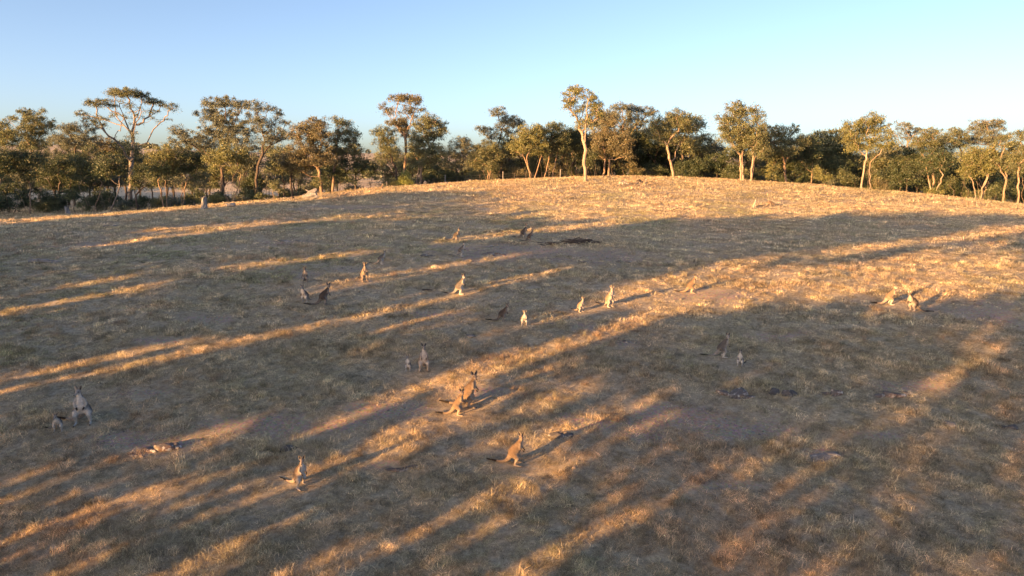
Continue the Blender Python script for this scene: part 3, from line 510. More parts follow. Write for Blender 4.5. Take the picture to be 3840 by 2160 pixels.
def THICKET():
    rng = np.random.default_rng(77); protos = []
    def proto(i, H, leaf):
        r = np.random.default_rng(900+i); lb = []
        for k in range(7):
            a = r.uniform(0, 6.28); d = r.uniform(.1, .32)*H; q = r.uniform(.16, .24)*H; lb.append((math.cos(a)*d, math.sin(a)*d, H*r.uniform(.38, .84), q, q, q*.75, 1.0))
        return add_tree('background_gum', 'shadowy gum in the thicket behind the front row of trees', 'tree', np.zeros(3), [(np.array([0, 0, -.15]), np.array([r.normal()*.2, r.normal()*.2, H*.45]))], lb, leaf, 'bark_dark', 900+i, trunk_r=.2, group='thicket of gums behind the front row')
    shrub = []
    protos = [proto(i, h, lf) for i, (h, lf) in enumerate([(7.5, 'grey'), (7.5, 'olive'), (8.5, 'olive'), (6.5, 'green'), (7, 'grey'), (6, 'bottle')])]
    free = list(protos); n = 0
    for j in range(132):
        px = -150+j*48+rng.uniform(-22, 22) if j < 86 else 1820+(j-86)*46+rng.uniform(-20, 20)
        if 1330 < px < 1480 or 1730 < px < 1790: continue
        Y = rng.uniform(142, 195) if j < 86 else rng.uniform(128, 150); X = (px-PXW/2)/FPX*Y; s = rng.uniform(1.25, 1.75) if not (1280 < px < 1420 or 1720 < px < 1800 or 2640 < px < 2730) else .9
        p = (X, Y, float(ground(X, Y))-.1); src = protos[n % len(protos)]
        if free: t = free.pop(0); src = t
        else:
            t = src.copy(); col.objects.link(t)
            for c in src.children: c2 = c.copy(); col.objects.link(c2); c2.parent = t
        t.location = p; t.scale = (s, s, s*rng.uniform(.9, 1.15)); t.rotation_euler = (0, 0, rng.uniform(0, 6.28)); n += 1
    az = math.radians(SUN_AZ); Ld = np.array([math.cos(az), math.sin(az)]); Nd = np.array([math.sin(az), -math.cos(az)])
    for j in range(60):                    # the grove carries on outwards along the belt and shades the valley behind the rim
        p = (-101-j*3.2)*Nd+(-36+(-9 if j % 2 else 5)+rng.uniform(-2, 2))*Ld; src = protos[j % len(protos)]; t = src.copy(); col.objects.link(t)
        for c in src.children: c2 = c.copy(); col.objects.link(c2); c2.parent = t
        t['label'] = 'outlying gum of the grove that carries on from the shade belt'; t['group'] = 'grove beyond the shade belt'
        s = rng.uniform(1.75, 2.1)*7/(7.5, 7.5, 8.5, 6.5, 7, 6)[j % 6]; t.location = (p[0], p[1], float(ground(p[0], p[1]))-.1); t.scale = (s, s, s); t.rotation_euler = (0, 0, rng.uniform(0, 6.28))
    def sproto(i, H, leaf):
        r = np.random.default_rng(950+i); lb = []
        for k in range(6):
            a = r.uniform(0, 6.28); d = r.uniform(.1, .6)*H; q = r.uniform(.2, .34)*H; lb.append((math.cos(a)*d, math.sin(a)*d, H*r.uniform(.3, .8), q, q, q*.8, 1.0))
        return add_tree('understorey_shrub', 'scrubby understorey shrub filling the gaps between gum trunks', 'bush', np.zeros(3), [(np.array([0, 0, -.1]), np.array([r.normal()*.2, r.normal()*.2, H*.4]))], lb, leaf, 'bark_dark', 950+i, trunk_r=.07, group='understorey shrubs between the trunks')
    protos = [sproto(i, h, lf) for i, (h, lf) in enumerate([(2.8, 'bottle'), (2.2, 'olive'), (3.2, 'green'), (2.5, 'grey'), (3.4, 'bottle')])]; free = list(protos)
    for j in range(92):
        px = -120+j*44+rng.uniform(-20, 20)
        if 1360 < px < 1470: continue
        Y0 = np.interp(px, [0, 700, 1300, 1900, 2500, 3200, 3840], [101, 106, 114, 127, 124, 114, 104]); Y = Y0+rng.uniform(0, 16); X = (px-PXW/2)/FPX*Y; s = rng.uniform(.7, 1.25)
        src = protos[j % len(protos)]
        if free: t = src = free.pop(0)
        else:
            t = src.copy(); col.objects.link(t)
            for c in src.children: c2 = c.copy(); col.objects.link(c2); c2.parent = t
        t.location = (X, Y, float(ground(X, Y))-.1); t.scale = (s, s, s*rng.uniform(.85, 1.2)); t.rotation_euler = (0, 0, rng.uniform(0, 6.28))
THICKET()
# The belt of gums behind and beside the viewpoint stripes the pasture with shade. Where the photograph shows a sunlit strip
# (pixel polylines at two thirds scale, half width), the belt has a gap in the sun's direction; elsewhere below its tops it has foliage.
SUNNY = [
 ([(380, 583), (600, 568), (800, 553), (1000, 537)], 7), ([(1000, 535), (1200, 522), (1400, 520), (1700, 525)], 20), ([(1150, 500), (1400, 490)], 16), ([(220, 622), (400, 600), (560, 577)], 4),
 ([(1130, 608), (1280, 587), (1440, 572), (1560, 562)], 7), ([(575, 673), (775, 653), (875, 640), (950, 633)], 5), ([(925, 713), (1025, 690), (1150, 665), (1250, 650)], 5), ([(0, 792), (100, 769), (215, 750), (360, 723)], 6),
 ([(150, 723), (260, 709), (350, 690)], 5), ([(0, 963), (150, 926), (300, 893), (425, 866), (635, 853), (800, 818), (950, 788), (1100, 755), (1165, 742)], 6), ([(0, 990), (200, 945), (375, 914), (500, 884), (625, 862)], 5), ([(950, 833), (1050, 809), (1150, 791)], 5),
 ([(1000, 993), (1100, 958), (1225, 923), (1290, 909), (1390, 873), (1490, 853), (1590, 813), (1665, 785), (1765, 770)], 15), ([(1530, 738), (1660, 708), (1790, 675), (1940, 655)], 12), ([(1600, 760), (1780, 722), (1950, 700), (2150, 690), (2290, 665), (2540, 630)], 28), ([(1790, 770), (1990, 743), (2140, 733), (2290, 693), (2576, 650)], 14),
 ([(2050, 640), (2200, 622), (2400, 600), (2576, 577)], 9), ([(2450, 588), (2576, 562)], 14), ([(2300, 745), (2390, 723), (2576, 678)], 10), ([(2230, 740), (2290, 765)], 16),
 ([(745, 1180), (760, 1190)], 10), ([(1285, 1090), (1300, 1160)], 7), ([(1165, 960), (1150, 1030)], 10), ([(910, 690), (925, 705)], 10),
 ([(2200, 730), (2350, 715), (2576, 682)], 15), ([(2330, 757), (2450, 735), (2576, 712)], 9),
]
SLITS = [(-27.3, 4.4, -26.7, 6.6), (-21.6, 5.2, -19.9, 8.2), (-19.9, 4.2, -19.6, 5.6), (-16.9, 4.8, -15.9, 8.2), (-13.5, 5.0, -12.3, 7.7), (-9.7, 9.8, -8.9, 11.6), (-24.6, 4.3, -24.3, 5.6)]      # narrow gaps low in the belt: across the light, height
RIM = [(0, 560), (400, 536), (700, 503), (1000, 480), (1250, 478), (1300, 547), (1500, 549), (1750, 545), (2000, 541), (2250, 533), (2576, 536)]
LIT_ROOS = [(1128, 1826), (1938, 1742), (1764, 1524), (1722, 1556), (3338, 1142), (3420, 1166), (2594, 1098), (1368, 1057), (2288, 1152), (1728, 1105), (2178, 1172)]
def SHADE_TREES():
    az = math.radians(SUN_AZ); L = np.array([math.cos(az), math.sin(az)]); N = np.array([math.sin(az), -math.cos(az)]); te = math.tan(math.radians(SUN_EL)); K = 3840/2576.0
    def uh(x, y):
        p = hit(x*K, y*K); return p[:2]@N, p[2]+(p[:2]@L+35)*te
    lit = []
    for line, hw in SUNNY:
        for (x0, y0), (x1, y1) in zip(line[:-1], line[1:]):
            n = max(2, int(math.hypot(x1-x0, y1-y0)/14))
            for t in np.linspace(0, 1, n):
                for o in (-hw*.7, 0, hw*.7) if hw < 15 else (-hw*.9, -hw*.45, 0, hw*.45, hw*.9): lit.append(uh(x0+(x1-x0)*t, y0+(y1-y0)*t+o))
    for a, b, c, d in SLITS:
        for t in np.linspace(0, 1, 14): lit += [(a+(c-a)*t+o, b+(d-b)*t) for o in (-.1, .1)]
    for x, y in LIT_ROOS:                  # animals standing in the sun: the gap reaches as high as they do
        u, h = uh(x/K, y/K)
        for a in np.arange(-.45, .46, .3):
            for b in np.arange(0, 1.5, .3): lit.append((u+a, h+b))
    lit = np.array(lit)
    rim = [uh(x, y+6) for x, y in RIM]; rim = sorted((u, h) for u, h in rim); ru = [r[0] for r in rim]; rh = [r[1] for r in rim]
    U, H = np.meshgrid(np.arange(-102, 14, .5), np.arange(3.2, 22, .5)); U = U.ravel(); H = H.ravel()
    top = np.where(U < -96, 17.3, np.interp(U, ru, rh))+.25*np.sin(U*1.3)+.2*np.sin(U*2.9+1); dark = H < top
    U, H, top = U[dark], H[dark], top[dark]
    cl = np.full(len(U), 9.)
    for i in range(0, len(lit), 64): cl = np.minimum(cl, np.hypot(U[:, None]-lit[None, i:i+64, 0], (H[:, None]-lit[None, i:i+64, 1])*1.0).min(1))
    cl = np.minimum(cl-.16, top-H+.12); ok = cl > .1; U, H, cl = U[ok], H[ok], np.minimum(cl[ok], 1.9)
    rng = np.random.default_rng(5); free = np.ones(len(U), bool); lobes = []
    for _ in range(1500):
        if free.sum() < .012*len(U): break
        k = np.nonzero(free)[0]; i = k[int(np.argmax(cl[k]+rng.uniform(0, .25, len(k))))]; r = max(.3, cl[i]); lobes.append((U[i], H[i], r)); free &= np.hypot(U-U[i], H-H[i]) > r*.86
    tr = [(-98, -34), (-90, -36), (-81, -32), (-73, -38), (-63, -33), (-57, -40), (-45, -34), (-41.7, -42), (-32.8, -31), (-29.3, -44), (-21.2, -30), (-18.3, -40), (-12, -31), (-6.5, -38), (2, -34), (9, -39)]
    names = ['outermost', 'spreading', 'rounded grey', 'thin upright', 'wide dense', 'tall leafy', 'narrow', 'high-crowned', 'slender', 'tallest umbrella', 'small bushy', 'broad high', 'short round', 'full', 'heavy', 'innermost broad']
    own = [[] for _ in tr]
    for u, h, r in lobes: own[int(np.argmin([abs(u-t[0])*(1 if h < 13 or i in (3, 5, 7, 9, 11) else 1.8) for i, t in enumerate(tr)]))].append((u, h, r))
    for i, ((u0, v), lb) in enumerate(zip(tr, own)):
        if len(lb) < 2: continue
        LB = []
        for u, h, r in lb:
            dv = rng.uniform(-2, 2); p = u*N+(v+dv)*L; LB.append((p[0], p[1], h+(-35-v-dv)*te, r*1.0, r*1.25, r*1.0, (1.0 if u < -11 else .45) if h > 8.3 or u < -30 else .5))
        p = u0*N+v*L; z = float(ground(p[0], p[1])); c = np.mean([l[2] for l in LB]); b = np.array([p[0], p[1], z-.12])
        add_tree('gum_tree', names[i]+' gum of the shade belt behind the viewpoint', 'tree', b, [(b, np.array([p[0], p[1], z+(c-z)*.6]))], LB, 'olive', 'bark_grey', 400+i, trunk_r=.3, group='gum belt behind the viewpoint', leaf_len=.85, leaf_w=.5, dens=2.1, clump_r=.34, even=True)
    print('shade lobes', len(lobes), 'uncovered', free.mean())
SHADE_TREES()
# ---------------- kangaroos ----------------
def rotz2(p, a, c=(0, 0, 0)):
    p = np.asarray(p, float)-c; return np.array([p[0]*math.cos(a)-p[1]*math.sin(a), p[0]*math.sin(a)+p[1]*math.cos(a), p[2]])+c
def roo_skel(lean=0., head=0., hpitch=-14., spread=1., tail=0., stance='tall', arm=0., girth=1.07, stride=0.):
    """facing +x, standing height about 1 to the ear tips; head = yaw of the face from the body, degrees"""
    S = []; rad = math.radians
    def seg(part, *pts):
        for a, b in zip(pts[:-1], pts[1:]): S.append((np.array(a[:3], float), a[3], np.array(b[:3], float), b[3], part))
    if stance == 'graze':
        P = [(-.10, 0, .33, .125*girth), (.04, 0, .37, .125*girth), (.18, 0, .33, .095), (.26, 0, .28, .075), (.32, 0, .225, .055), (.37, 0, .165, .045)]
        hp = -38.; armp = [(.24, .07, .25, .042), (.25, .095, .15, .03), (.28, .085, .045, .02), (.31, .085, .025, .02)]
    else:
        P = [(-.10, 0, .355, .14*girth), (-.03, 0, .45, .138*girth), (.03, 0, .575, .108), (.055, 0, .655, .083), (.07, 0, .725, .057), (.08, 0, .785, .048)]
        hp = hpitch; armp = [(.085, .075, .645, .04), (.085, .105, .545, .031), (.165, .075, .475, .02), (.19, .065, .45, .021)]
        if arm: armp = [(.085, .075, .645, .042), (.075, .13, .53, .033), (.13, .09, .44, .023), (.15, .06, .415, .022)]
    def bend(p, w=1.):
        a = rad(lean)*w; x, z = p[0]+.10, p[2]-.355
        return (-.10+x*math.cos(a)+z*math.sin(a), p[1], .355-x*math.sin(a)+z*math.cos(a), p[3])
    P = [P[0], bend(P[1], .75)]+[bend(p) for p in P[2:]]; armp = [bend(p) for p in armp[:2]]+[bend(p, .85) for p in armp[2:]]
    seg('torso', *P[:4]); seg('neck', *P[3:])
    hy = rad(head); n1 = np.array(P[5][:3]); d = np.array([math.cos(hy)*math.cos(rad(hp)), math.sin(hy)*math.cos(rad(hp)), math.sin(rad(hp))])
    sd = np.array([-math.sin(hy), math.cos(hy), 0]); up = np.cross(d, sd)
    H = n1+np.array([0, 0, .045])+d*.018
    q = lambda v, r: (*v, r)
    seg('neck', q(n1, .048), q(H, .05)); seg('head', q(H, .058), q(H+d*.045, .05)); seg('muzzle', q(H+d*.045-up*.006, .046), q(H+d*.1-up*.016, .034), q(H+d*.135-up*.02, .026))
    for s in (-1, 1):
        st = stride*s
        f = lambda p: (p[0]+(st if p[2] < .3 else st*.4), p[1]*s*(spread if p[2] < .3 else 1), p[2], p[3])
        hipz = .35; seg('thigh', f((-.095, .07, hipz, .105)), f((-.015, .098, .29, .09)), f((.045, .105, .235, .06)))
        seg('shank', f((.045, .105, .235, .058)), f((.0, .108, .14, .04)), f((-.035, .11, .045, .027)))
        seg('foot', f((-.045, .11, .028, .027)), f((.09, .118, .022, .025)), f((.15, .122, .018, .02))); seg('toe', f((.15, .122, .018, .02)), f((.205, .124, .014, .013)))
        ar = [(p[0], p[1]*s, p[2], p[3]) for p in armp]; seg('arm', *ar[:3]); seg('paw', ar[2], ar[3], (ar[3][0]+.02, ar[3][1], ar[3][2]-.025, .016))
    T = [(-.15, 0, .29, .10), (-.225, 0, .17, .07), (-.31, 0, .09, .052), (-.43, 0, .06, .042), (-.56, 0, .065, .034), (-.69, 0, .085, .029), (-.84, 0, .10, .02)]
    T = [(*rotz2(p[:3], rad(tail)*min(1, i/3), (-.1, 0, 0)), p[3]) for i, p in enumerate(T)]
    seg('tail', *T[:5]); seg('tailtip', *T[4:])
    eyes = [H+d*.055+sd*s*.046+up*.014 for s in (-1, 1)]
    ears = [(H-d*.012+sd*s*.03+up*.035, H-d*.015+sd*s*.08+np.array([0, 0, .138]), d) for s in (-1, 1)]
    nose = H+d*.155-up*.012
    return S, eyes, ears, nose, d
def capsule_mesh(S):
    V = []; F = []; o = 0; t = np.arange(10)*2*math.pi/10
    iv, jf = ICO2
    for a, ra, b, rb, _ in S:
        for c, r in ((a, ra), (b, rb)):
            V.append(iv*r+c); F.append(jf+o); o += len(iv)
        d = b-a; L = np.linalg.norm(d)
        if L < 1e-4: continue
        d /= L; u = np.cross(d, [0, 0, 1.] if abs(d[2]) < .9 else [1., 0, 0]); u /= np.linalg.norm(u); v = np.cross(d, u)
        ring = np.outer(np.cos(t), u)+np.outer(np.sin(t), v); V.append(a+ring*ra); V.append(b+ring*rb); V.append(np.array([a, b]))
        k = np.arange(10); k2 = (k+1) % 10
        F.append(np.concatenate([np.stack([k, k2, k2+10], -1), np.stack([k, k2+10, k+10], -1), np.stack([k2, k, k*0+20], -1), np.stack([k+10, k2+10, k*0+21], -1)])+o); o += 22
    return np.concatenate(V), np.concatenate(F)
FUR = dict(tan=((.15, .104, .073), (.36, .3, .245)), grey=((.105, .093, .086), (.6, .56, .52)), dark=((.062, .05, .044), (.34, .3, .27)), pale=((.19, .135, .095), (.52, .46, .41)))
def fur_colors(me, S, pal, d):
    back, pale = (np.array(c) for c in FUR[pal]); n = len(me.vertices)
    V = np.zeros(n*3, np.float32); me.vertices.foreach_get('co', V); V = V.reshape(-1, 3).astype(float)
    Nn = np.zeros(n*3, np.float32); me.vertices.foreach_get('normal', Nn); Nn = Nn.reshape(-1, 3)
    best = np.full(n, 9.); part = np.zeros(n, object)
    for a, ra, b, rb, pt in S:
        ab = b-a; t = np.clip(((V-a)@ab)/max(1e-9, ab@ab), 0, 1); ds = np.linalg.norm(V-(a+t[:, None]*ab), axis=1)-(ra+(rb-ra)*t)
        m = ds < best; best[m] = ds[m]; part[m] = pt
    dk = np.array([.022, .018, .016]); C = np.tile(back, (n, 1))
    def lerp(m, c, w): C[m] = C[m]*(1-w[m, None])+np.array(c)*w[m, None]
    front = np.clip(Nn[:, 0]*1.1-.25*Nn[:, 2]-.1, 0, 1); low = np.clip(-Nn[:, 2]*1.3, 0, 1); flank = np.clip(1-np.abs(V[:, 1])/.09, 0, 1)
    for p in ('torso', 'neck'):
        m = part == p; lerp(m, pale, np.clip(np.maximum(front*1.5*(.4+.6*flank), low*.8), 0, .95))
    m = part == 'torso'; lerp(m, back*.72, np.clip(-Nn[:, 0]*.9, 0, .8))
    m = part == 'thigh'; lerp(m, pale, np.clip(np.maximum(front, (V[:, 2] < .27)*.35), 0, .75))
    m = part == 'shank'; lerp(m, pale, np.full(n, .7))
    m = part == 'foot'; lerp(m, pale*.92, np.full(n, .85)); m = part == 'toe'; lerp(m, dk*3, np.full(n, .8))
    m = part == 'arm'; lerp(m, pale*.85, np.clip(.35+.4*front, 0, 1)); m = part == 'paw'; lerp(m, dk*1.4, np.full(n, .95))
    m = part == 'tail'; lerp(m, pale*.85, np.clip(.25+.4*low, 0, 1)); m = part == 'tailtip'; lerp(m, dk*.7, np.full(n, .97))
    m = part == 'head'; lerp(m, pale, np.clip(.34+.5*low, 0, 1)); m = part == 'muzzle'; lerp(m, pale*1.0, np.clip(.55+.45*low, 0, 1))
    k = (part == 'muzzle') & ((Nn@d) > .1) & (Nn[:, 2] > .25); lerp(k, back*.6, np.full(n, .4))
    col_attr(me, 'fur', C)
def leaf_ear(base, tip, d):
    """a pointed cupped ear: outer shell and dark inner face"""
    ax = tip-base; L = np.linalg.norm(ax); ax /= L; w = np.cross(ax, d); w /= np.linalg.norm(w); nrm = np.cross(w, ax)
    if nrm@d < 0: nrm = -nrm
    V = []; C = []; n = 7
    for i in range(n):
        t = i/(n-1); hw = .038*math.sin(math.pi*min(1, .18+.82*t)**.8)**.9+.002; c = base+ax*L*t
        for j, (sx, sy) in enumerate(((-1, .35), (-.55, -.3), (0, -.6), (.55, -.3), (1, .35))):
            V.append(c+w*hw*sx+nrm*hw*sy)
    k = 5; F = [[i*k+j, i*k+j+1, (i+1)*k+j+1, (i+1)*k+j] for i in range(n-1) for j in range(k-1)]
    V = np.array(V); m = len(V); V2 = V-nrm*.009
    F = np.array(F); F2 = F[:, ::-1]+m
    rim = []
    for i in range(n-1):
        for j in (0, k-1): a, b = i*k+j, (i+1)*k+j; rim.append([a, b, b+m, a+m] if j == 0 else [b, a, a+m, b+m])
    for j in range(k-1):
        i = (n-1)*k; rim.append([i+j, i+j+1, i+j+1+m, i+j+m])
    C = np.tile(np.array([.05, .042, .038]), (2*m, 1)); idx = np.arange(m) % k; C[:m][(idx == 0) | (idx == 4)] = (.55, .48, .4); C[:m][idx == 1] = (.32, .27, .23); C[m:] = (.1, .08, .066)
    return np.concatenate([V, V2]), np.concatenate([F, F2, np.array(rim)]), C
ROO_JOBS = []
def roo(label, px, py, hpx, yaw, head=None, pal='grey', pos=None, stance='tall', group='kangaroos of the mob on the pasture', hn=1.0, sink=.02, **kw):
    """px,py = where its feet meet the ground in the photo; hpx = its height in photo pixels; yaw = world heading (0 = +x, -90 = to the viewer); head = world heading of the face"""
    p = hit(px, py) if pos is None else pos
    h = hpx*np.hypot(p[0], p[1])*.995/math.hypot(FPX, px-PXW/2)*1.03/hn
    rel = 0 if head is None else max(-115, min(115, (head-yaw+180) % 360-180))
    ROO_JOBS.append((label, p, h, yaw, rel, pal, stance, group, sink, kw))
def build_roos():
    tmp = []
    for J in ROO_JOBS:
        label, p, h, yaw, rel, pal, stance, group, sink, kw = J
        S, eyes, ears, nose, d = roo_skel(head=rel, stance=stance, **kw)
        V, F = capsule_mesh(S); me = mesh_np('body_draft', V, F); o = link('body_draft', me)
        far = p[1] > 60; r = o.modifiers.new('r', 'REMESH'); r.mode = 'VOXEL'; r.voxel_size = .026 if far else .0165; r.use_smooth_shade = True
        s = o.modifiers.new('s', 'SMOOTH'); s.factor = .5; s.iterations = 3 if far else 5
        tmp.append((J, o, S, eyes, ears, nose, d))
    dg = bpy.context.evaluated_depsgraph_get(); dg.update()
    eye_me = mesh_np('eye', ICO1[0]*.0125, ICO1[1], True); nose_me = mesh_np('nose', ICO1[0]*np.array([.012, .018, .013]), ICO1[1], True)
    for J, o, S, eyes, ears, nose, d in tmp:
        label, p, h, yaw, rel, pal, stance, group, sink, kw = J
        me = bpy.data.meshes.new_from_object(o.evaluated_get(dg)); me.name = 'body'
        me.polygons.foreach_set('use_smooth', np.ones(len(me.polygons), bool))
        fur_colors(me, S, pal, d)
        t = empty('kangaroo', (p[0], p[1], p[2]-sink)); tag(t, label, 'kangaroo', group); t.rotation_euler = (0, 0, math.radians(yaw)); t.scale = (h, h, h)
        link('body', me, M['fur'], t)
        for e in ears:
            v, f, c = leaf_ear(*e); b = np.asarray(e[0]); em = mesh_np('ear', v-b, f, True); col_attr(em, 'fur', c); link('ear', em, M['fur'], t, loc=tuple(b))
        for e in eyes: link('eye', eye_me, M['eye'], t, loc=tuple(e))
        n = link('nose', nose_me, M['nose'], t, loc=tuple(nose)); n.rotation_euler = (0, 0, math.radians(rel))
        od = o.data; bpy.data.objects.remove(o); bpy.data.meshes.remove(od)
def ROOS():
    R = roo; CAM = -90
    R('big broad-chested kangaroo standing tall beside a small stooping one', 312, 1590, 163, -70, -95, 'grey', arm=1, spread=1.35, girth=1.05, tail=60)
    R('small kangaroo stooping forward with head low beside the big broad-chested one', 218, 1618, 88, -62, -88, 'grey', lean=27, hn=.9, hpitch=-24, spread=1.1, stride=.05, tail=50)
    R('pale sunlit kangaroo with one foot stepped out beside golden grass', 1128, 1826, 142, -38, -78, 'pale', lean=4, stride=-.06, spread=1.3, tail=8, girth=1.05)
    R('sunlit kangaroo in side view with long tail out, near dark flat log', 1938, 1742, 143, -12, -78, 'tan', lean=5, spread=1.1)
    R('tall sunlit kangaroo standing behind a smaller one on bare stony ground', 1764, 1524, 148, -8, -62, 'tan', lean=3, tail=-4)
    R('smaller sunlit kangaroo in front of a tall one on bare stony ground', 1722, 1556, 112, -10, -70, 'tan', lean=3, tail=10, girth=.95)
    R('small front-on kangaroo beside a tall white-bellied mother', 1530, 1392, 70, -88, -100, 'grey', spread=.95, tail=40)
    R('tall white-bellied kangaroo facing front beside a small front-on one', 1590, 1393, 115, -80, -78, 'pale', spread=1.15, girth=1.15, tail=-30)
    R('grey kangaroo in side view with black-tipped tail, beside a half-size one', 2712, 1338, 102, -5, -84, 'grey', lean=6)
    R('half-size front-on kangaroo beside the grey side-view one', 2774, 1376, 76, -112, -92, 'grey', lean=8, tail=-20, spread=.9)
    R('dark kangaroo in side view, pricked pale ears, behind a stocky front-on one', 1888, 1206, 79, -4, -60, 'dark', lean=12)
    R('stocky front-on kangaroo with lowered shoulders beside a dark side-view one', 1966, 1223, 69, -86, -88, 'grey', lean=24, hn=.9, girth=1.1, tail=-30)
    R('small light kangaroo half turned, next to a tall white-bellied upright one', 2178, 1172, 67, -52, -88, 'pale', lean=10)
    R('tall slim kangaroo with white belly at the edge of a sunlit strip', 2288, 1152, 89, -55, -88, 'pale', lean=0, tail=5)
    R('reddish kangaroo alone in the wide sunlit strip', 2594, 1098, 78, -8, -50, 'tan', lean=6)
    R('golden sunlit kangaroo facing another across a small gap', 3338, 1142, 83, -6, -70, 'pale', lean=6, girth=1.05)
    R('kangaroo with dark back and hanging tail facing the golden sunlit one', 3420, 1166, 82, 196, -150, 'dark', lean=16, tail=-62, hn=.93)
    R('pale-fronted kangaroo with dark back in a close trio', 1143, 1133, 76, -108, -92, 'grey', lean=12, tail=-25, girth=1.05)
    R('dark-backed leaning kangaroo in a close trio, tail stretched to the ground', 1220, 1144, 92, 14, -62, 'dark', lean=10)
    R('grey camouflaged kangaroo standing behind a close trio', 1145, 1061, 68, -70, -90, 'dark', lean=6)
    R('orange sunlit upright kangaroo in front of a grazing-height grey one', 1368, 1057, 79, -58, -80, 'tan', lean=0)
    R('grey kangaroo in side view just behind the orange sunlit one', 1432, 991, 57, -6, -70, 'grey', lean=18, hn=.95)
    R('kangaroo in side view with pale legs between two thin sunlit strips', 1728, 1105, 86, -8, -62, 'grey', lean=6)
    R('grey kangaroo in side view on bare dark rocky ground', 1732, 961, 61, -8, -72, 'grey', lean=10)
    R('kangaroo in side view on a sunlit strip above bare rocky ground', 1712, 901, 52, -10, -60, 'dark', lean=12)
    R('kangaroo standing behind its partner near the dark brush heap', 1966, 893, 58, -14, -70, 'dark', lean=6)
    R('kangaroo in front of its partner near the dark brush heap', 1988, 905, 49, -6, -60, 'dark', lean=10)
    R('kangaroo grazing on all fours on the sunny hilltop', 2334, 694, 20, -8, None, 'grey', stance='graze', hn=.52)
    R('hunched kangaroo beside an upright one on the sunny hilltop', 2396, 692, 20, 15, None, 'dark', stance='graze', hn=.52)
    R('slim upright kangaroo on the sunny hilltop beside a hunched one', 2418, 698, 31, -10, -60, 'pale')
    R('pale upright kangaroo in full sun just above the long shadow edge', 2829, 780, 40, -60, -85, 'pale', sink=.06)
    R('kangaroo grazing in full sun just above the long shadow edge', 2886, 775, 23, 10, None, 'tan', stance='graze', hn=.52)
    c = hit(1433, 712); R('kangaroo standing on the rim of the slope by the wire fence', 1433, 706, 26, 5, -40, 'tan', pos=c)
    R('small dark kangaroo crouched between the two grey fallen logs', 1097, 752, 18, 160, None, 'dark', stance='graze', hn=.56)
    R('dark kangaroo grazing on the crest beside the lone tall gum', 2262, 667, 15, 90, None, 'dark', stance='graze', hn=.52)
ROOS(); build_roos()
# ---------------- rocks, logs, stumps, fence ----------------
def stone_mesh(seed, sx, sy, sz, n=ICO3, rough=.2, flat=.5):
    r = np.random.default_rng(seed); V = n[0].copy()
    for _ in range(16):                     # chop flat facets
        d = r.normal(size=3); d /= np.linalg.norm(d); k = r.uniform(.45, .85); s = V@d; V = V-np.outer(np.maximum(0, s-k), d)*.9
    V *= (1+rough*vnoise(V, seed, 2.2)+.1*vnoise(V, seed+1, 6)+.05*vnoise(V, seed+2, 13))[:, None]; V = V*np.array([sx, sy, sz]); V[:, 2] += sz*flat*.3
    return mesh_np('stone', V, n[1])
def rock(label, px, py, stones, mat='rock', name='rock_outcrop', group='rocks lying in the pasture'):
    """stones: (dx, dy in metres, sx, sy, sz)"""
    p = hit(px, py); t = empty(name, tuple(p)); tag(t, label, 'rock', group); rng = np.random.default_rng(int(px*7+py))
    for i, (dx, dy, sx, sy, sz) in enumerate(stones):
        me = stone_mesh(int(px+py*3+i*17), sx, sy, sz); z = float(ground(p[0]+dx, p[1]+dy))-p[2]
        o = link('stone', me, M[mat], t, loc=(dx, dy, z-.03)); o.rotation_euler = (rng.uniform(-.15, .15), rng.uniform(-.15, .15), rng.uniform(-.6, .6))
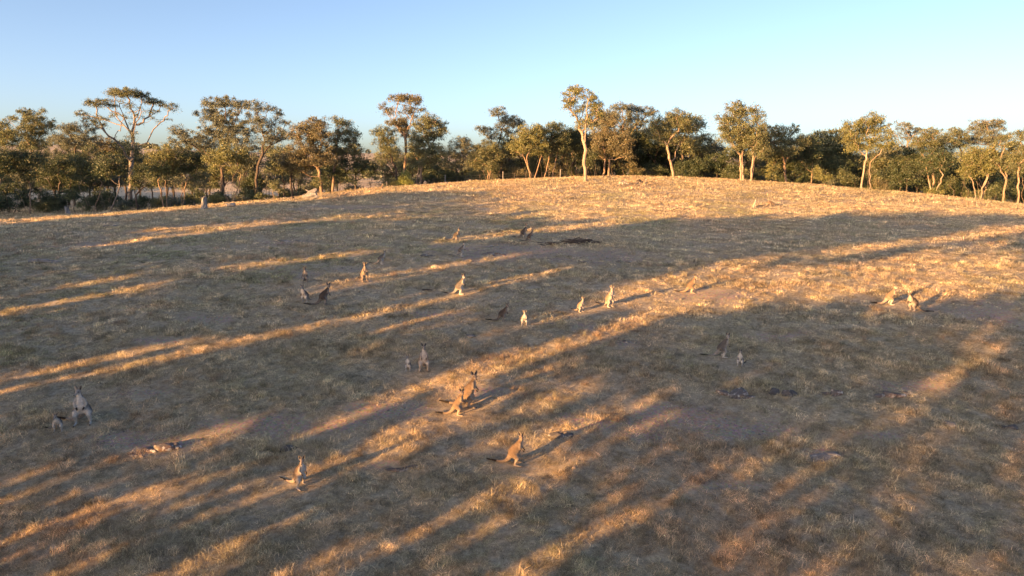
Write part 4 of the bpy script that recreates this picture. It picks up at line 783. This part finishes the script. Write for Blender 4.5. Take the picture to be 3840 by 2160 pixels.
def ROCKS():
    rock('long reddish rock ledge with pale lichen, buff stone at its end', 590, 1685, [(.25, 0, .5, .3, .22), (-.2, -.05, .45, .28, .16), (.5, .15, .35, .25, .2), (-.75, -.35, .26, .18, .1)], 'rock')
    rock('buff pale stone lying at the end of the reddish ledge', 535, 1716, [(0, 0, .2, .16, .1)], 'rock_tan', 'stone_block')
    rock('dark rust-edged rock slab above the pale sunlit kangaroo', 1075, 1690, [(0, 0, .45, .25, .16), (.3, .1, .3, .2, .1)], 'rock_dark')
    rock('flat dark slab beside the sunlit side-view kangaroo', 2095, 1640, [(0, 0, .55, .2, .18), (.35, .05, .4, .2, .14)], 'rock_dark')
    rock('largest lichen-white rock outcrop above the bare gravel', 2765, 1482, [(.1, 0, .6, .35, .3), (-.5, 0, .5, .28, .2), (.35, -.3, .4, .2, .14), (-.1, -.35, .35, .2, .12)], 'rock')
    rock('black twin boulders next to the largest lichen-white outcrop', 2935, 1482, [(-.25, .15, .3, .25, .22), (.2, -.05, .36, .28, .24), (.45, .05, .22, .2, .18)], 'rock_dark')
    rock('squat red-brown rock with white lichen top beside black boulders', 3128, 1482, [(0, 0, .42, .28, .22), (-.35, .05, .25, .2, .12)], 'rock')
    rock('wide rusty rock ledge furthest along the outcrop line', 3330, 1488, [(0, 0, .42, .3, .24), (.42, .1, .5, .26, .18), (-.45, -.05, .36, .24, .14), (.85, .3, .3, .2, .12)], 'rock')
    rock('flat grey slab sunk in the grass below the gravel patch', 3090, 1712, [(0, 0, .75, .42, .08), (-.35, -.2, .5, .2, .09), (.35, .1, .5, .3, .07)], 'rock_pale')
    rock('round pale lichen boulder in the grass beyond the flat slab', 3562, 1598, [(0, 0, .26, .22, .2)], 'rock_pale', 'stone_block')
    rock('dark rock with a pale cap near the round lichen boulder', 3800, 1604, [(0, 0, .3, .22, .18), (-.3, .05, .2, .18, .12)], 'rock_dark')
    rock('white streaked rock behind the tall white-bellied mother', 1768, 1262, [(0, 0, .3, .26, .1), (-.15, .1, .22, .12, .12)], 'rock_pale', 'stone_block')
    rock('single white stone in the wide sunlit strip', 2800, 1197, [(0, 0, .14, .12, .1)], 'rock_pale', 'stone_block')
    rock('flat pale stone at the lower edge of the sunlit strip', 2438, 1292, [(0, 0, .22, .12, .05)], 'rock_pale', 'stone_block')
    rock('small white stone beside green tufts below the stony bare ground', 1532, 1634, [(0, 0, .1, .08, .07)], 'rock_pale', 'stone_block')
    rock('low broken dark rocks below the pale sunlit kangaroo\'s grass', 1500, 1765, [(0, 0, .4, .2, .1), (.35, .1, .35, .16, .09), (-.3, .05, .25, .15, .08)], 'rock_dark')
    rock('tiny pale stone alone in the foreground grass', 1258, 1965, [(0, 0, .13, .1, .05)], 'rock_pale', 'stone_block')
    rock('dark rocks beside the kangaroo on bare ground', 1585, 962, [(0, 0, .5, .3, .16), (.5, .1, .4, .25, .12)], 'rock_dark')
    rock('pale broken rocks scattered on the bare dark ground', 1840, 950, [(0, 0, .5, .25, .13), (.55, -.1, .4, .22, .12), (-.5, -.2, .35, .2, .1), (.1, -.5, .4, .2, .1), (1.0, -.35, .3, .2, .1)], 'rock')
    rock('long flat slab above the scattered pale rocks', 1830, 925, [(0, 0, .7, .3, .12)], 'rock_pale', 'stone_block')
    rock('low rocks in the shaded strip below the brush heap', 2320, 982, [(0, 0, .5, .2, .12), (.6, .1, .3, .2, .1)], 'rock')
    rock('grey rocks near the tail of the shaded hillside', 1085, 903, [(-.4, 0, .7, .3, .1), (.8, .1, .5, .25, .1)], 'rock_pale')
    rock('low grey outcrop on the shaded slope under the stump', 325, 922, [(0, 0, .8, .4, .1), (.9, .2, .5, .3, .1)], 'rock_pale')
    rock('dark ledge rocks at the far corner of the shaded slope', 40, 858, [(0, 0, .8, .4, .2), (1, .3, .6, .3, .16)], 'rock_dark')
    rock('scatter of dark stones in the sun beyond the long shadow edge', 2535, 786, [(0, 0, .5, .25, .16), (.7, .1, .4, .2, .14), (1.3, -.1, .3, .2, .12)], 'rock_dark')
    rock('dark stones in the long shadow below the grazing kangaroo', 3030, 812, [(0, 0, .5, .3, .15), (1.6, 0, .4, .25, .14)], 'rock_dark')
    rock('pale stones on the hill rim beside the conical bush', 1665, 688, [(-.35, 0, .3, .25, .3), (.35, .1, .32, .25, .32), (.75, 0, .2, .2, .22)], 'rock_pale')
    rock('white pebbly stones at the edge of the sunlit hill strip', 1310, 796, [(0, 0, .35, .2, .14), (2, .1, .3, .2, .16)], 'rock_pale')
    rock('stones by the dark burrow behind the pair of small and tall kangaroos', 2345, 1283, [(0, 0, .3, .14, .09)], 'rock_dark', 'stone_block')
    rock('half-buried red stone in the sunlit grass near the flat dark slab', 2150, 1758, [(0, 0, .1, .1, .12)], 'rock_tan', 'stone_block')
ROCKS()
def tube_mesh(name, pts, radii, sides=10, seed=0, rough=.12, caps=True):
    r = np.random.default_rng(seed); P = np.array(pts, float); V = []; n = len(P)
    for i in range(n):
        d = P[min(i+1, n-1)]-P[max(i-1, 0)]; d /= np.linalg.norm(d); u = np.cross(d, [0, 0, 1.] if abs(d[2]) < .9 else [1., 0, 0]); u /= np.linalg.norm(u); v = np.cross(d, u)
        t = np.arange(sides)*2*math.pi/sides; k = 1+rough*np.sin(3*t+i*.4+seed)+rough*.8*r.normal(size=sides)
        V.append(P[i]+radii[i]*k[:, None]*(np.outer(np.cos(t), u)+np.outer(np.sin(t), v)))
    V = np.concatenate(V); F = [[i*sides+j, i*sides+(j+1) % sides, (i+1)*sides+(j+1) % sides, (i+1)*sides+j] for i in range(n-1) for j in range(sides)]
    me = bpy.data.meshes.new(name); fs = [list(f) for f in F]
    if caps: fs += [list(range(sides))[::-1], [(n-1)*sides+j for j in range(sides)]]
    me.from_pydata([tuple(v) for v in V], [], fs); me.update(); return me
def WOOD():
    def stump(label, px, py, h, r, lean, seed, splinters=3):
        p = hit(px, py); t = empty('tree_stump', tuple(p)); tag(t, label, 'stump', 'dead wood on the hill rim')
        lx, ly = lean; pts = [(lx*s*h, ly*s*h, s*h-.08*(1-s)) for s in (0, .12, .35, .6, .85, 1)]
        link('bole', tube_mesh('bole', pts, [r*1.5, r*1.12, r, r*.95, r*.9, r*.8], 14, seed, .1), M['wood'], t)
        rg = np.random.default_rng(seed)
        for i in range(splinters):
            a = rg.uniform(0, 6.28); b = np.array([lx*h+math.cos(a)*r*.55, ly*h+math.sin(a)*r*.55, h*.94]); q = b+np.array([lx*.2, ly*.2, rg.uniform(.15, .35)*min(1, h)])
            link('splinter', tube_mesh('splinter', [b, (b+q)/2, q], [r*.38, r*.3, r*.05], 6, seed+i), M['wood'], t)
    stump('upright grey tree stump with flared foot on the hill rim', 767, 785, 1.35, .3, (.02, 0), 3)
    stump('short pale stump leaning over on the low shaded rim', 258, 806, 1.0, .28, (-.28, .05), 5, 2)
    stump('short splintered stump post behind the reclining grey logs', 1195, 728, .7, .12, (.05, 0), 8, 1)
    def log(name, label, px, py, segs, mat='wood'):
        p = hit(px, py); t = empty(name, tuple(p)); tag(t, label, 'log', 'dead wood on the hill rim')
        for i, (nm, pts, rad) in enumerate(segs):
            q = []
            for x, y, z in pts: q.append((x, y, z+float(ground(p[0]+x, p[1]+y))-p[2]))
            link(nm, tube_mesh(nm, q, rad, 10, i+int(px), .14), M[mat], t)
    log('fallen_log', 'massive blue-grey log butt heaped with a propped broken limb', 1165, 748, [('bole', [(-.95, 0, .35), (-.4, .05, .38), (.2, .1, .45), (.75, .1, .5)], [.36, .4, .42, .3]), ('limb', [(-.5, .1, .5), (.1, .15, .85), (.55, .2, 1.05), (.8, .2, 1.12)], [.3, .3, .26, .16]), ('limb', [(.2, .3, .6), (-.4, .4, 1.0), (-.75, .4, 1.25)], [.12, .09, .04]), ('root', [(.6, -.1, .3), (.9, -.1, .25), (1.05, -.1, .1)], [.25, .16, .06])])
    log('fallen_log', 'low white bleached log lying near the massive blue-grey butt', 1050, 745, [('bole', [(-1.1, 0, .12), (-.4, .05, .22), (.3, .05, .3), (.8, .1, .36)], [.1, .18, .24, .2]), ('limb', [(-.6, .2, .2), (0, .25, .5), (.8, .3, .62)], [.07, .09, .06]), ('branch', [(.8, .1, .3), (1.4, .1, .18), (1.9, .1, .1)], [.12, .08, .04])])
    log('fallen_log', 'stubby whitish log chunk beside the upright grey stump', 868, 777, [('bole', [(-.45, 0, .2), (0, .05, .24), (.4, .1, .22)], [.2, .26, .22]), ('branch', [(-.3, 0, .3), (-.6, 0, .5), (-.85, .05, .55)], [.1, .07, .04])])
    log('fallen_log', 'long dark log lying on the shaded slope with pale stones', 155, 985, [('bole', [(-.9, 0, .1), (-.2, .05, .14), (.5, .05, .13), (1.2, .1, .08)], [.12, .15, .13, .08]), ('branch', [(.2, 0, .12), (.8, -.2, .12), (1.4, -.3, .06)], [.06, .05, .03])])
    log('fallen_branch', 'pale forked stick lying on the upper shaded slope', 415, 850, [('bole', [(-1, 0, .06), (0, .05, .1), (.8, .1, .06)], [.05, .07, .04]), ('branch', [(.1, 0, .08), (.6, -.3, .1), (.9, -.4, .05)], [.04, .03, .02])])
    log('fallen_branch', 'thin pale stick on the ground below the two upright kangaroos', 2030, 1217, [('bole', [(-.5, 0, .03), (0, .04, .05), (.6, .05, .03)], [.02, .025, .015])])
    log('fallen_branch', 'short dark stick beside the orange sunlit kangaroo', 1600, 1090, [('bole', [(-.3, 0, .04), (0, .04, .06), (.35, .02, .04)], [.04, .05, .03])], 'char')
    # brush heap: charred sticks piled in a long low mound
    p = hit(2170, 912); t = empty('brush_heap', tuple(p)); tag(t, 'long low heap of black brush sticks beside two dark kangaroos', 'brush heap')
    rg = np.random.default_rng(12)
    for i in range(52):
        x = rg.normal()*.8; y = rg.normal()*.35; z = max(0, .28*(1-(x/2.2)**2-(y/1.0)**2))*rg.uniform(.2, 1.1); a = rg.uniform(-.7, .7); L = rg.uniform(.4, 1.1); d = np.array([math.cos(a), math.sin(a), rg.uniform(-.25, .3)])*L/2
        g = float(ground(p[0]+x, p[1]+y))-p[2]; c = np.array([x, y, z+g+.05])
        link('stick', tube_mesh('stick', [c-d, c+rg.normal(size=3)*.04, c+d], [.03, .05, .02], 5, i), M['char'], t)
    p = hit(2055, 920); t = empty('brush_heap', tuple(p)); tag(t, 'small dark tangle of sticks between the brush heap and kangaroos', 'brush heap')
    for i in range(18):
        x = rg.normal()*.4; y = rg.normal()*.2; a = rg.uniform(-1, 1); L = rg.uniform(.3, .7); d = np.array([math.cos(a), math.sin(a), rg.uniform(-.3, .3)])*L/2
        g = float(ground(p[0]+x, p[1]+y))-p[2]; c = np.array([x, y, g+rg.uniform(.03, .22)])
        link('stick', tube_mesh('stick', [c-d, c, c+d], [.025, .035, .015], 5, 90+i), M['char'], t)
    # wire fence in the dip behind the rim
    pts = []
    for i in range(22):
        X = -30+i*1.9; Y = 117.0+.12*i; pts.append((X, Y, float(ground(X, Y))))
    t = empty('wire_fence', pts[0]); tag(t, 'wire fence with thin posts running along the dip behind the rim', 'fence'); b = np.array(pts[0])
    for i, q in enumerate(pts):
        q = np.array(q)-b; h = 1.5 if i % 5 == 0 else 1.15; r = .09 if i % 5 == 0 else .05
        link('post', tube_mesh('post', [q+[0, 0, -.1], q+[.01, 0, h*.5], q+[.02, 0, h]], [r, r*.95, r*.9], 6, i, .05), M['bark_dark'] if i % 5 else M['wood'], t)
    for hh in (.35, .7, 1.05):
        link('wire', tube_mesh('wire', [np.array(q)-b+np.array([0, -.07, hh]) for q in pts], [.012]*len(pts), 4, 0, 0), M['wire'], t)
WOOD()
# ---------------- grass, gravel, far woodland (nobody could count them) ----------------
def tuft(seed, n, hmax, wid, spread, lean=.5):
    r = np.random.default_rng(seed); V = []; F = []; C = []
    for i in range(n):
        a = r.uniform(0, 6.28); rr = spread*math.sqrt(r.uniform()); b = np.array([math.cos(a)*rr, math.sin(a)*rr, -.02]); h = hmax*r.uniform(.45, 1.0)
        la = r.uniform(0, 6.28); l = lean*r.uniform(.2, 1.3)*h; w = wid*r.uniform(.7, 1.3); wa = r.uniform(0, 3.14); wd = np.array([math.cos(wa), math.sin(wa), 0])*w/2
        m = b+np.array([math.cos(la)*l*.35, math.sin(la)*l*.35, h*.6]); t = b+np.array([math.cos(la)*l, math.sin(la)*l, h*(1-.25*min(1, l/h))])
        o = len(V); V += [b-wd, b+wd, m+wd*.8, m-wd*.8, t+wd*.2, t-wd*.2]; F += [[o, o+1, o+2, o+3], [o+3, o+2, o+4, o+5]]
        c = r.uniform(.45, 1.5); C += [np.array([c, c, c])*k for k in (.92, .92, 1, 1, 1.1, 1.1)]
    me = mesh_np('tuft', np.array(V), np.array(F)); col_attr(me, 'blade', np.array(C)); me.materials.append(M['grass']); return me
def instancer(name, label, cat, P, S, R, C, meshes, idx):
    """geometry-nodes instances of the source meshes on a cloud of points"""
    for k, me in enumerate(meshes):
        m = idx == k
        if not m.any(): continue
        src = bpy.data.objects.new('source_'+name, me)
        pm = bpy.data.meshes.new(name); n = int(m.sum()); pm.vertices.add(n); pm.vertices.foreach_set('co', P[m].astype(np.float32).ravel())
        a = pm.attributes.new('scl', 'FLOAT_VECTOR', 'POINT'); a.data.foreach_set('vector', S[m].astype(np.float32).ravel())
        a = pm.attributes.new('rot', 'FLOAT_VECTOR', 'POINT'); a.data.foreach_set('vector', R[m].astype(np.float32).ravel())
        a = pm.attributes.new('tint', 'FLOAT_COLOR', 'POINT'); a.data.foreach_set('color', np.concatenate([C[m], np.ones((n, 1))], 1).astype(np.float32).ravel())
        o = link(name, pm); tag(o, label, cat, kind='stuff')
        g = bpy.data.node_groups.new(name, 'GeometryNodeTree'); g.interface.new_socket('Geometry', in_out='INPUT', socket_type='NodeSocketGeometry'); g.interface.new_socket('Geometry', in_out='OUTPUT', socket_type='NodeSocketGeometry')
        gi = g.nodes.new('NodeGroupInput'); go = g.nodes.new('NodeGroupOutput'); oi = g.nodes.new('GeometryNodeObjectInfo'); oi.inputs['Object'].default_value = src; oi.inputs['As Instance'].default_value = True
        ip = g.nodes.new('GeometryNodeInstanceOnPoints'); an = g.nodes.new('GeometryNodeInputNamedAttribute'); an.data_type = 'FLOAT_VECTOR'; an.inputs[0].default_value = 'scl'
        ar = g.nodes.new('GeometryNodeInputNamedAttribute'); ar.data_type = 'FLOAT_VECTOR'; ar.inputs[0].default_value = 'rot'
        L = g.links.new; L(gi.outputs[0], ip.inputs['Points']); L(oi.outputs['Geometry'], ip.inputs['Instance']); L(an.outputs[0], ip.inputs['Scale']); L(ar.outputs[0], ip.inputs['Rotation']); L(ip.outputs[0], go.inputs[0])
        o.modifiers.new('scatter', 'NODES').node_group = g
def GRASS():
    rng = np.random.default_rng(3); P = []; idx = []; sc = []
    bands = [(13, 24, 58, 0, .85), (24, 36, 36, 0, 1.0), (36, 55, 19, 1, 1.0), (55, 85, 9.5, 2, 1.1), (85, 136, 5, 3, 1.2)]
    for y0, y1, dn, lod, s in bands:
        area = (.86*(y0+y1)+14)*(y1-y0); n = int(area*dn)
        y = np.sqrt(rng.uniform(y0*y0, y1*y1, n)); x = rng.uniform(-1, 1, n)*(.86*y+7)
        P.append(np.stack([x, y], -1)); idx.append(lod*2+(rng.uniform(size=n) < .5)); sc.append(np.full(n, s))
    P = np.concatenate(P); idx = np.concatenate(idx).astype(int); sc = np.concatenate(sc); x, y = P[:, 0], P[:, 1]
    bz = bare(x, y); clump = fbm2(x, y, 21, .8, 3); patch = fbm2(x, y, 33, .16, 3); red = fbm2(x, y, 44, .22, 3); stripe = fbm2(x*.5+y*.2, y*1.6, 55, .35, 2)
    keep = rng.uniform(size=len(x)) < (1-.82*bz)*(.7+.4*sstep(-.5, .5, clump))
    x, y, idx, sc, bz, clump, patch, red, stripe = (q[keep] for q in (x, y, idx, sc, bz, clump, patch, red, stripe)); n = len(x)
    straw = np.array([.6, .475, .32]); green = np.array([.28, .285, .15]); rust = np.array([.6, .415, .275]); grey = np.array([.45, .4, .325])
    wg = sstep(.02, .7, patch-.25*sstep(-6, 10, x)*sstep(34, 22, y)+.35*rng.normal(size=n)*.5); wr = sstep(-.03, .7, red+.3*sstep(-6, 10, x)*sstep(34, 22, y)+.3*rng.normal(size=n)*.6); ws = sstep(-.1, .9, stripe+.3*rng.normal(size=n))
    C = straw*np.ones((n, 1)); C = C*(1-.6*ws[:, None])+grey*.6*ws[:, None]; C = C*(1-.75*wr[:, None])+rust*.75*wr[:, None]; C = C*(1-.85*wg[:, None])+green*.85*wg[:, None]
    m1 = fbm2(x, y, 61, 2.3, 2); m2 = fbm2(x, y, 67, 1.1, 2); olive = np.array([.385, .375, .25])
    w2 = sstep(-.25, .4, m2+.15*rng.normal(size=n))[:, None]; C = C*(1-.4*w2)+olive*.4*w2
    C *= (1+.5*np.clip(m1+.2*rng.normal(size=n), -1, 1))[:, None]*np.clip(rng.lognormal(-.03, .28, (n, 1)), .4, 1.5)*np.where(rng.uniform(size=(n, 1)) < .22, .55, 1.28); far = sstep(60, 110, y)[:, None]; C = C*(1-.25*far)+straw*.25*far
    C *= np.array([.98, 1.0, .97])
    h = (.7+.55*sstep(-.6, .9, clump)+.25*rng.normal(size=n))*(1-.55*bz)*(1-.25*wg)*(1+.35*np.clip(m1, -1, 1)); h = np.clip(h, .3, 1.9)*sc*(.55+.5*sstep(.1, .7, clump+.3*rng.normal(size=n)))
    for J in ROO_JOBS:                     # grazed and trodden short where an animal stands
        q = J[1]; d = np.hypot(x-q[0], y-q[1]); h *= .4+.6*sstep(.5, 1.5, d)
    S = np.stack([sc*rng.uniform(.8, 1.3, n), sc*rng.uniform(.8, 1.3, n), h], -1)
    R = np.stack([rng.normal(size=n)*.12, rng.normal(size=n)*.12, rng.uniform(0, 6.28, n)], -1); Z = ground(x, y)
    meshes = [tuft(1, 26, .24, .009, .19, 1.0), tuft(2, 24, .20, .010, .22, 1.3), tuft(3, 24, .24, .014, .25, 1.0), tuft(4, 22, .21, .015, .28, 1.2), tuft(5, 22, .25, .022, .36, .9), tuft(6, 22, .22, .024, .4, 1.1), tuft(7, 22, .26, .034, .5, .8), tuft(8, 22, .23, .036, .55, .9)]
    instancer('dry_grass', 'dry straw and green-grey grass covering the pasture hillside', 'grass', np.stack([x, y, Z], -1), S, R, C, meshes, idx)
    print('grass', n)
    # taller straw tussocks in drifts
    n = 30000; y = np.sqrt(rng.uniform(15**2, 120**2, n)); x = rng.uniform(-1, 1, n)*(.86*y+7)
    w = fbm2(x, y, 91, .5, 3)+.5*fbm2(x, y, 44, .22, 3); k = (rng.uniform(size=n) < sstep(.0, .75, w)*np.clip(45/y, .25, 1)) & (bare(x, y) < .3)
    for J in ROO_JOBS: k &= np.hypot(x-J[1][0], y-J[1][1]) > 1.0
    x, y = x[k], y[k]; n = len(x); g = rng.uniform(size=(n, 1)); C = np.where(g < .5, np.array([.62, .5, .345]), np.where(g < .8, np.array([.4, .37, .25]), np.array([.5, .37, .26])))*rng.uniform(.7, 1.15, (n, 1)); s = rng.uniform(.7, 1.25, n)
    instancer('straw_tussocks', 'taller pale straw tussocks standing in drifts on the pasture', 'grass', np.stack([x, y, ground(x, y)], -1), np.stack([s, s, s*rng.uniform(.7, 1.2, n)], -1), np.stack([rng.normal(size=n)*.1, rng.normal(size=n)*.1, rng.uniform(0, 6.28, n)], -1), C, [tuft(21, 34, .32, .011, .16, 1.0), tuft(22, 34, .34, .022, .2, .9)], (y > 42).astype(int))
GRASS()
def GRAVEL():
    rng = np.random.default_rng(9); P = []
    for cx, cy, rx, ry in BARE:
        n = int(min(2600, rx*ry*3.1*(60 if cy < 34 else 26 if cy < 60 else 8))); P.append(np.stack([cx+rng.uniform(-1.1, 1.1, n)*rx, cy+rng.uniform(-1.1, 1.1, n)*ry], -1))
    P = np.concatenate(P); b = bare(P[:, 0], P[:, 1]); k = rng.uniform(size=len(b)) < b; P = P[k]; n = len(P)
    s = np.clip(rng.lognormal(-3.8, .5, n), .01, .08)*np.where(P[:, 1] > 40, 1.6, 1); S = np.stack([s, s*rng.uniform(.6, 1, n), s*rng.uniform(.35, .7, n)], -1)
    me = stone_mesh(77, 1, 1, 1, ICO1); m, nt, bs = mat_new('gravel_stone'); at = nd(nt, 'ShaderNodeAttribute', attribute_type='INSTANCER', attribute_name='tint'); nt.links.new(at.outputs['Color'], bs.inputs['Base Color']); me.materials.append(m)
    C = np.array([.25, .21, .185])*rng.uniform(.45, 1.35, (n, 1))
    instancer('gravel', 'loose pinkish-grey gravel on the bare patches of the pasture', 'gravel', np.stack([P[:, 0], P[:, 1], ground(P[:, 0], P[:, 1])], -1), S, np.stack([rng.normal(size=n)*.3, rng.normal(size=n)*.3, rng.uniform(0, 6.28, n)], -1), C, [me], np.zeros(n, int))
GRAVEL()
def FAR_WOOD():
    rng = np.random.default_rng(31); V = []; C = []
    for i in range(420):
        a = rng.uniform(-.72, .72); r = rng.choice([rng.uniform(300, 520), rng.uniform(700, 1500)], p=[.12, .88]); X = math.sin(a)*r; Y = math.cos(a)*r
        if fbm2(np.array([X]), np.array([Y]), 71, .006, 2)[0] < .0 and r > 600: continue
        z = float(ground(X, Y)); s = rng.uniform(2.5, 4.5); m = 90
        q = rng.normal(size=(m, 3)); q /= np.linalg.norm(q, axis=1, keepdims=True); q *= rng.uniform(.4, 1, (m, 1))**.5
        c = np.array([X, Y, z+s*1.15])+q*np.array([s, s, s*.75]); aa = rng.normal(size=(m, 3)); aa /= np.linalg.norm(aa, axis=1, keepdims=True); bb = np.cross(aa, rng.normal(size=(m, 3))); bb /= np.linalg.norm(bb, axis=1, keepdims=True)
        w = s*.28; V.append(np.stack([c-aa*w, c+bb*w*.7, c+aa*w, c-bb*w*.7], 1).reshape(-1, 3)); C.append(np.repeat(rng.uniform(.7, 1.2, m), 4))
    V = np.concatenate(V); me = mesh_np('far_woodland', V, np.arange(len(V)).reshape(-1, 4)); C = np.concatenate(C); col_attr(me, 'leaf', np.stack([C, C, C], -1))
    tag(link('far_woodland', me, M['grey']), 'scattered bushland trees on the distant hills', 'woodland', kind='stuff')
FAR_WOOD()
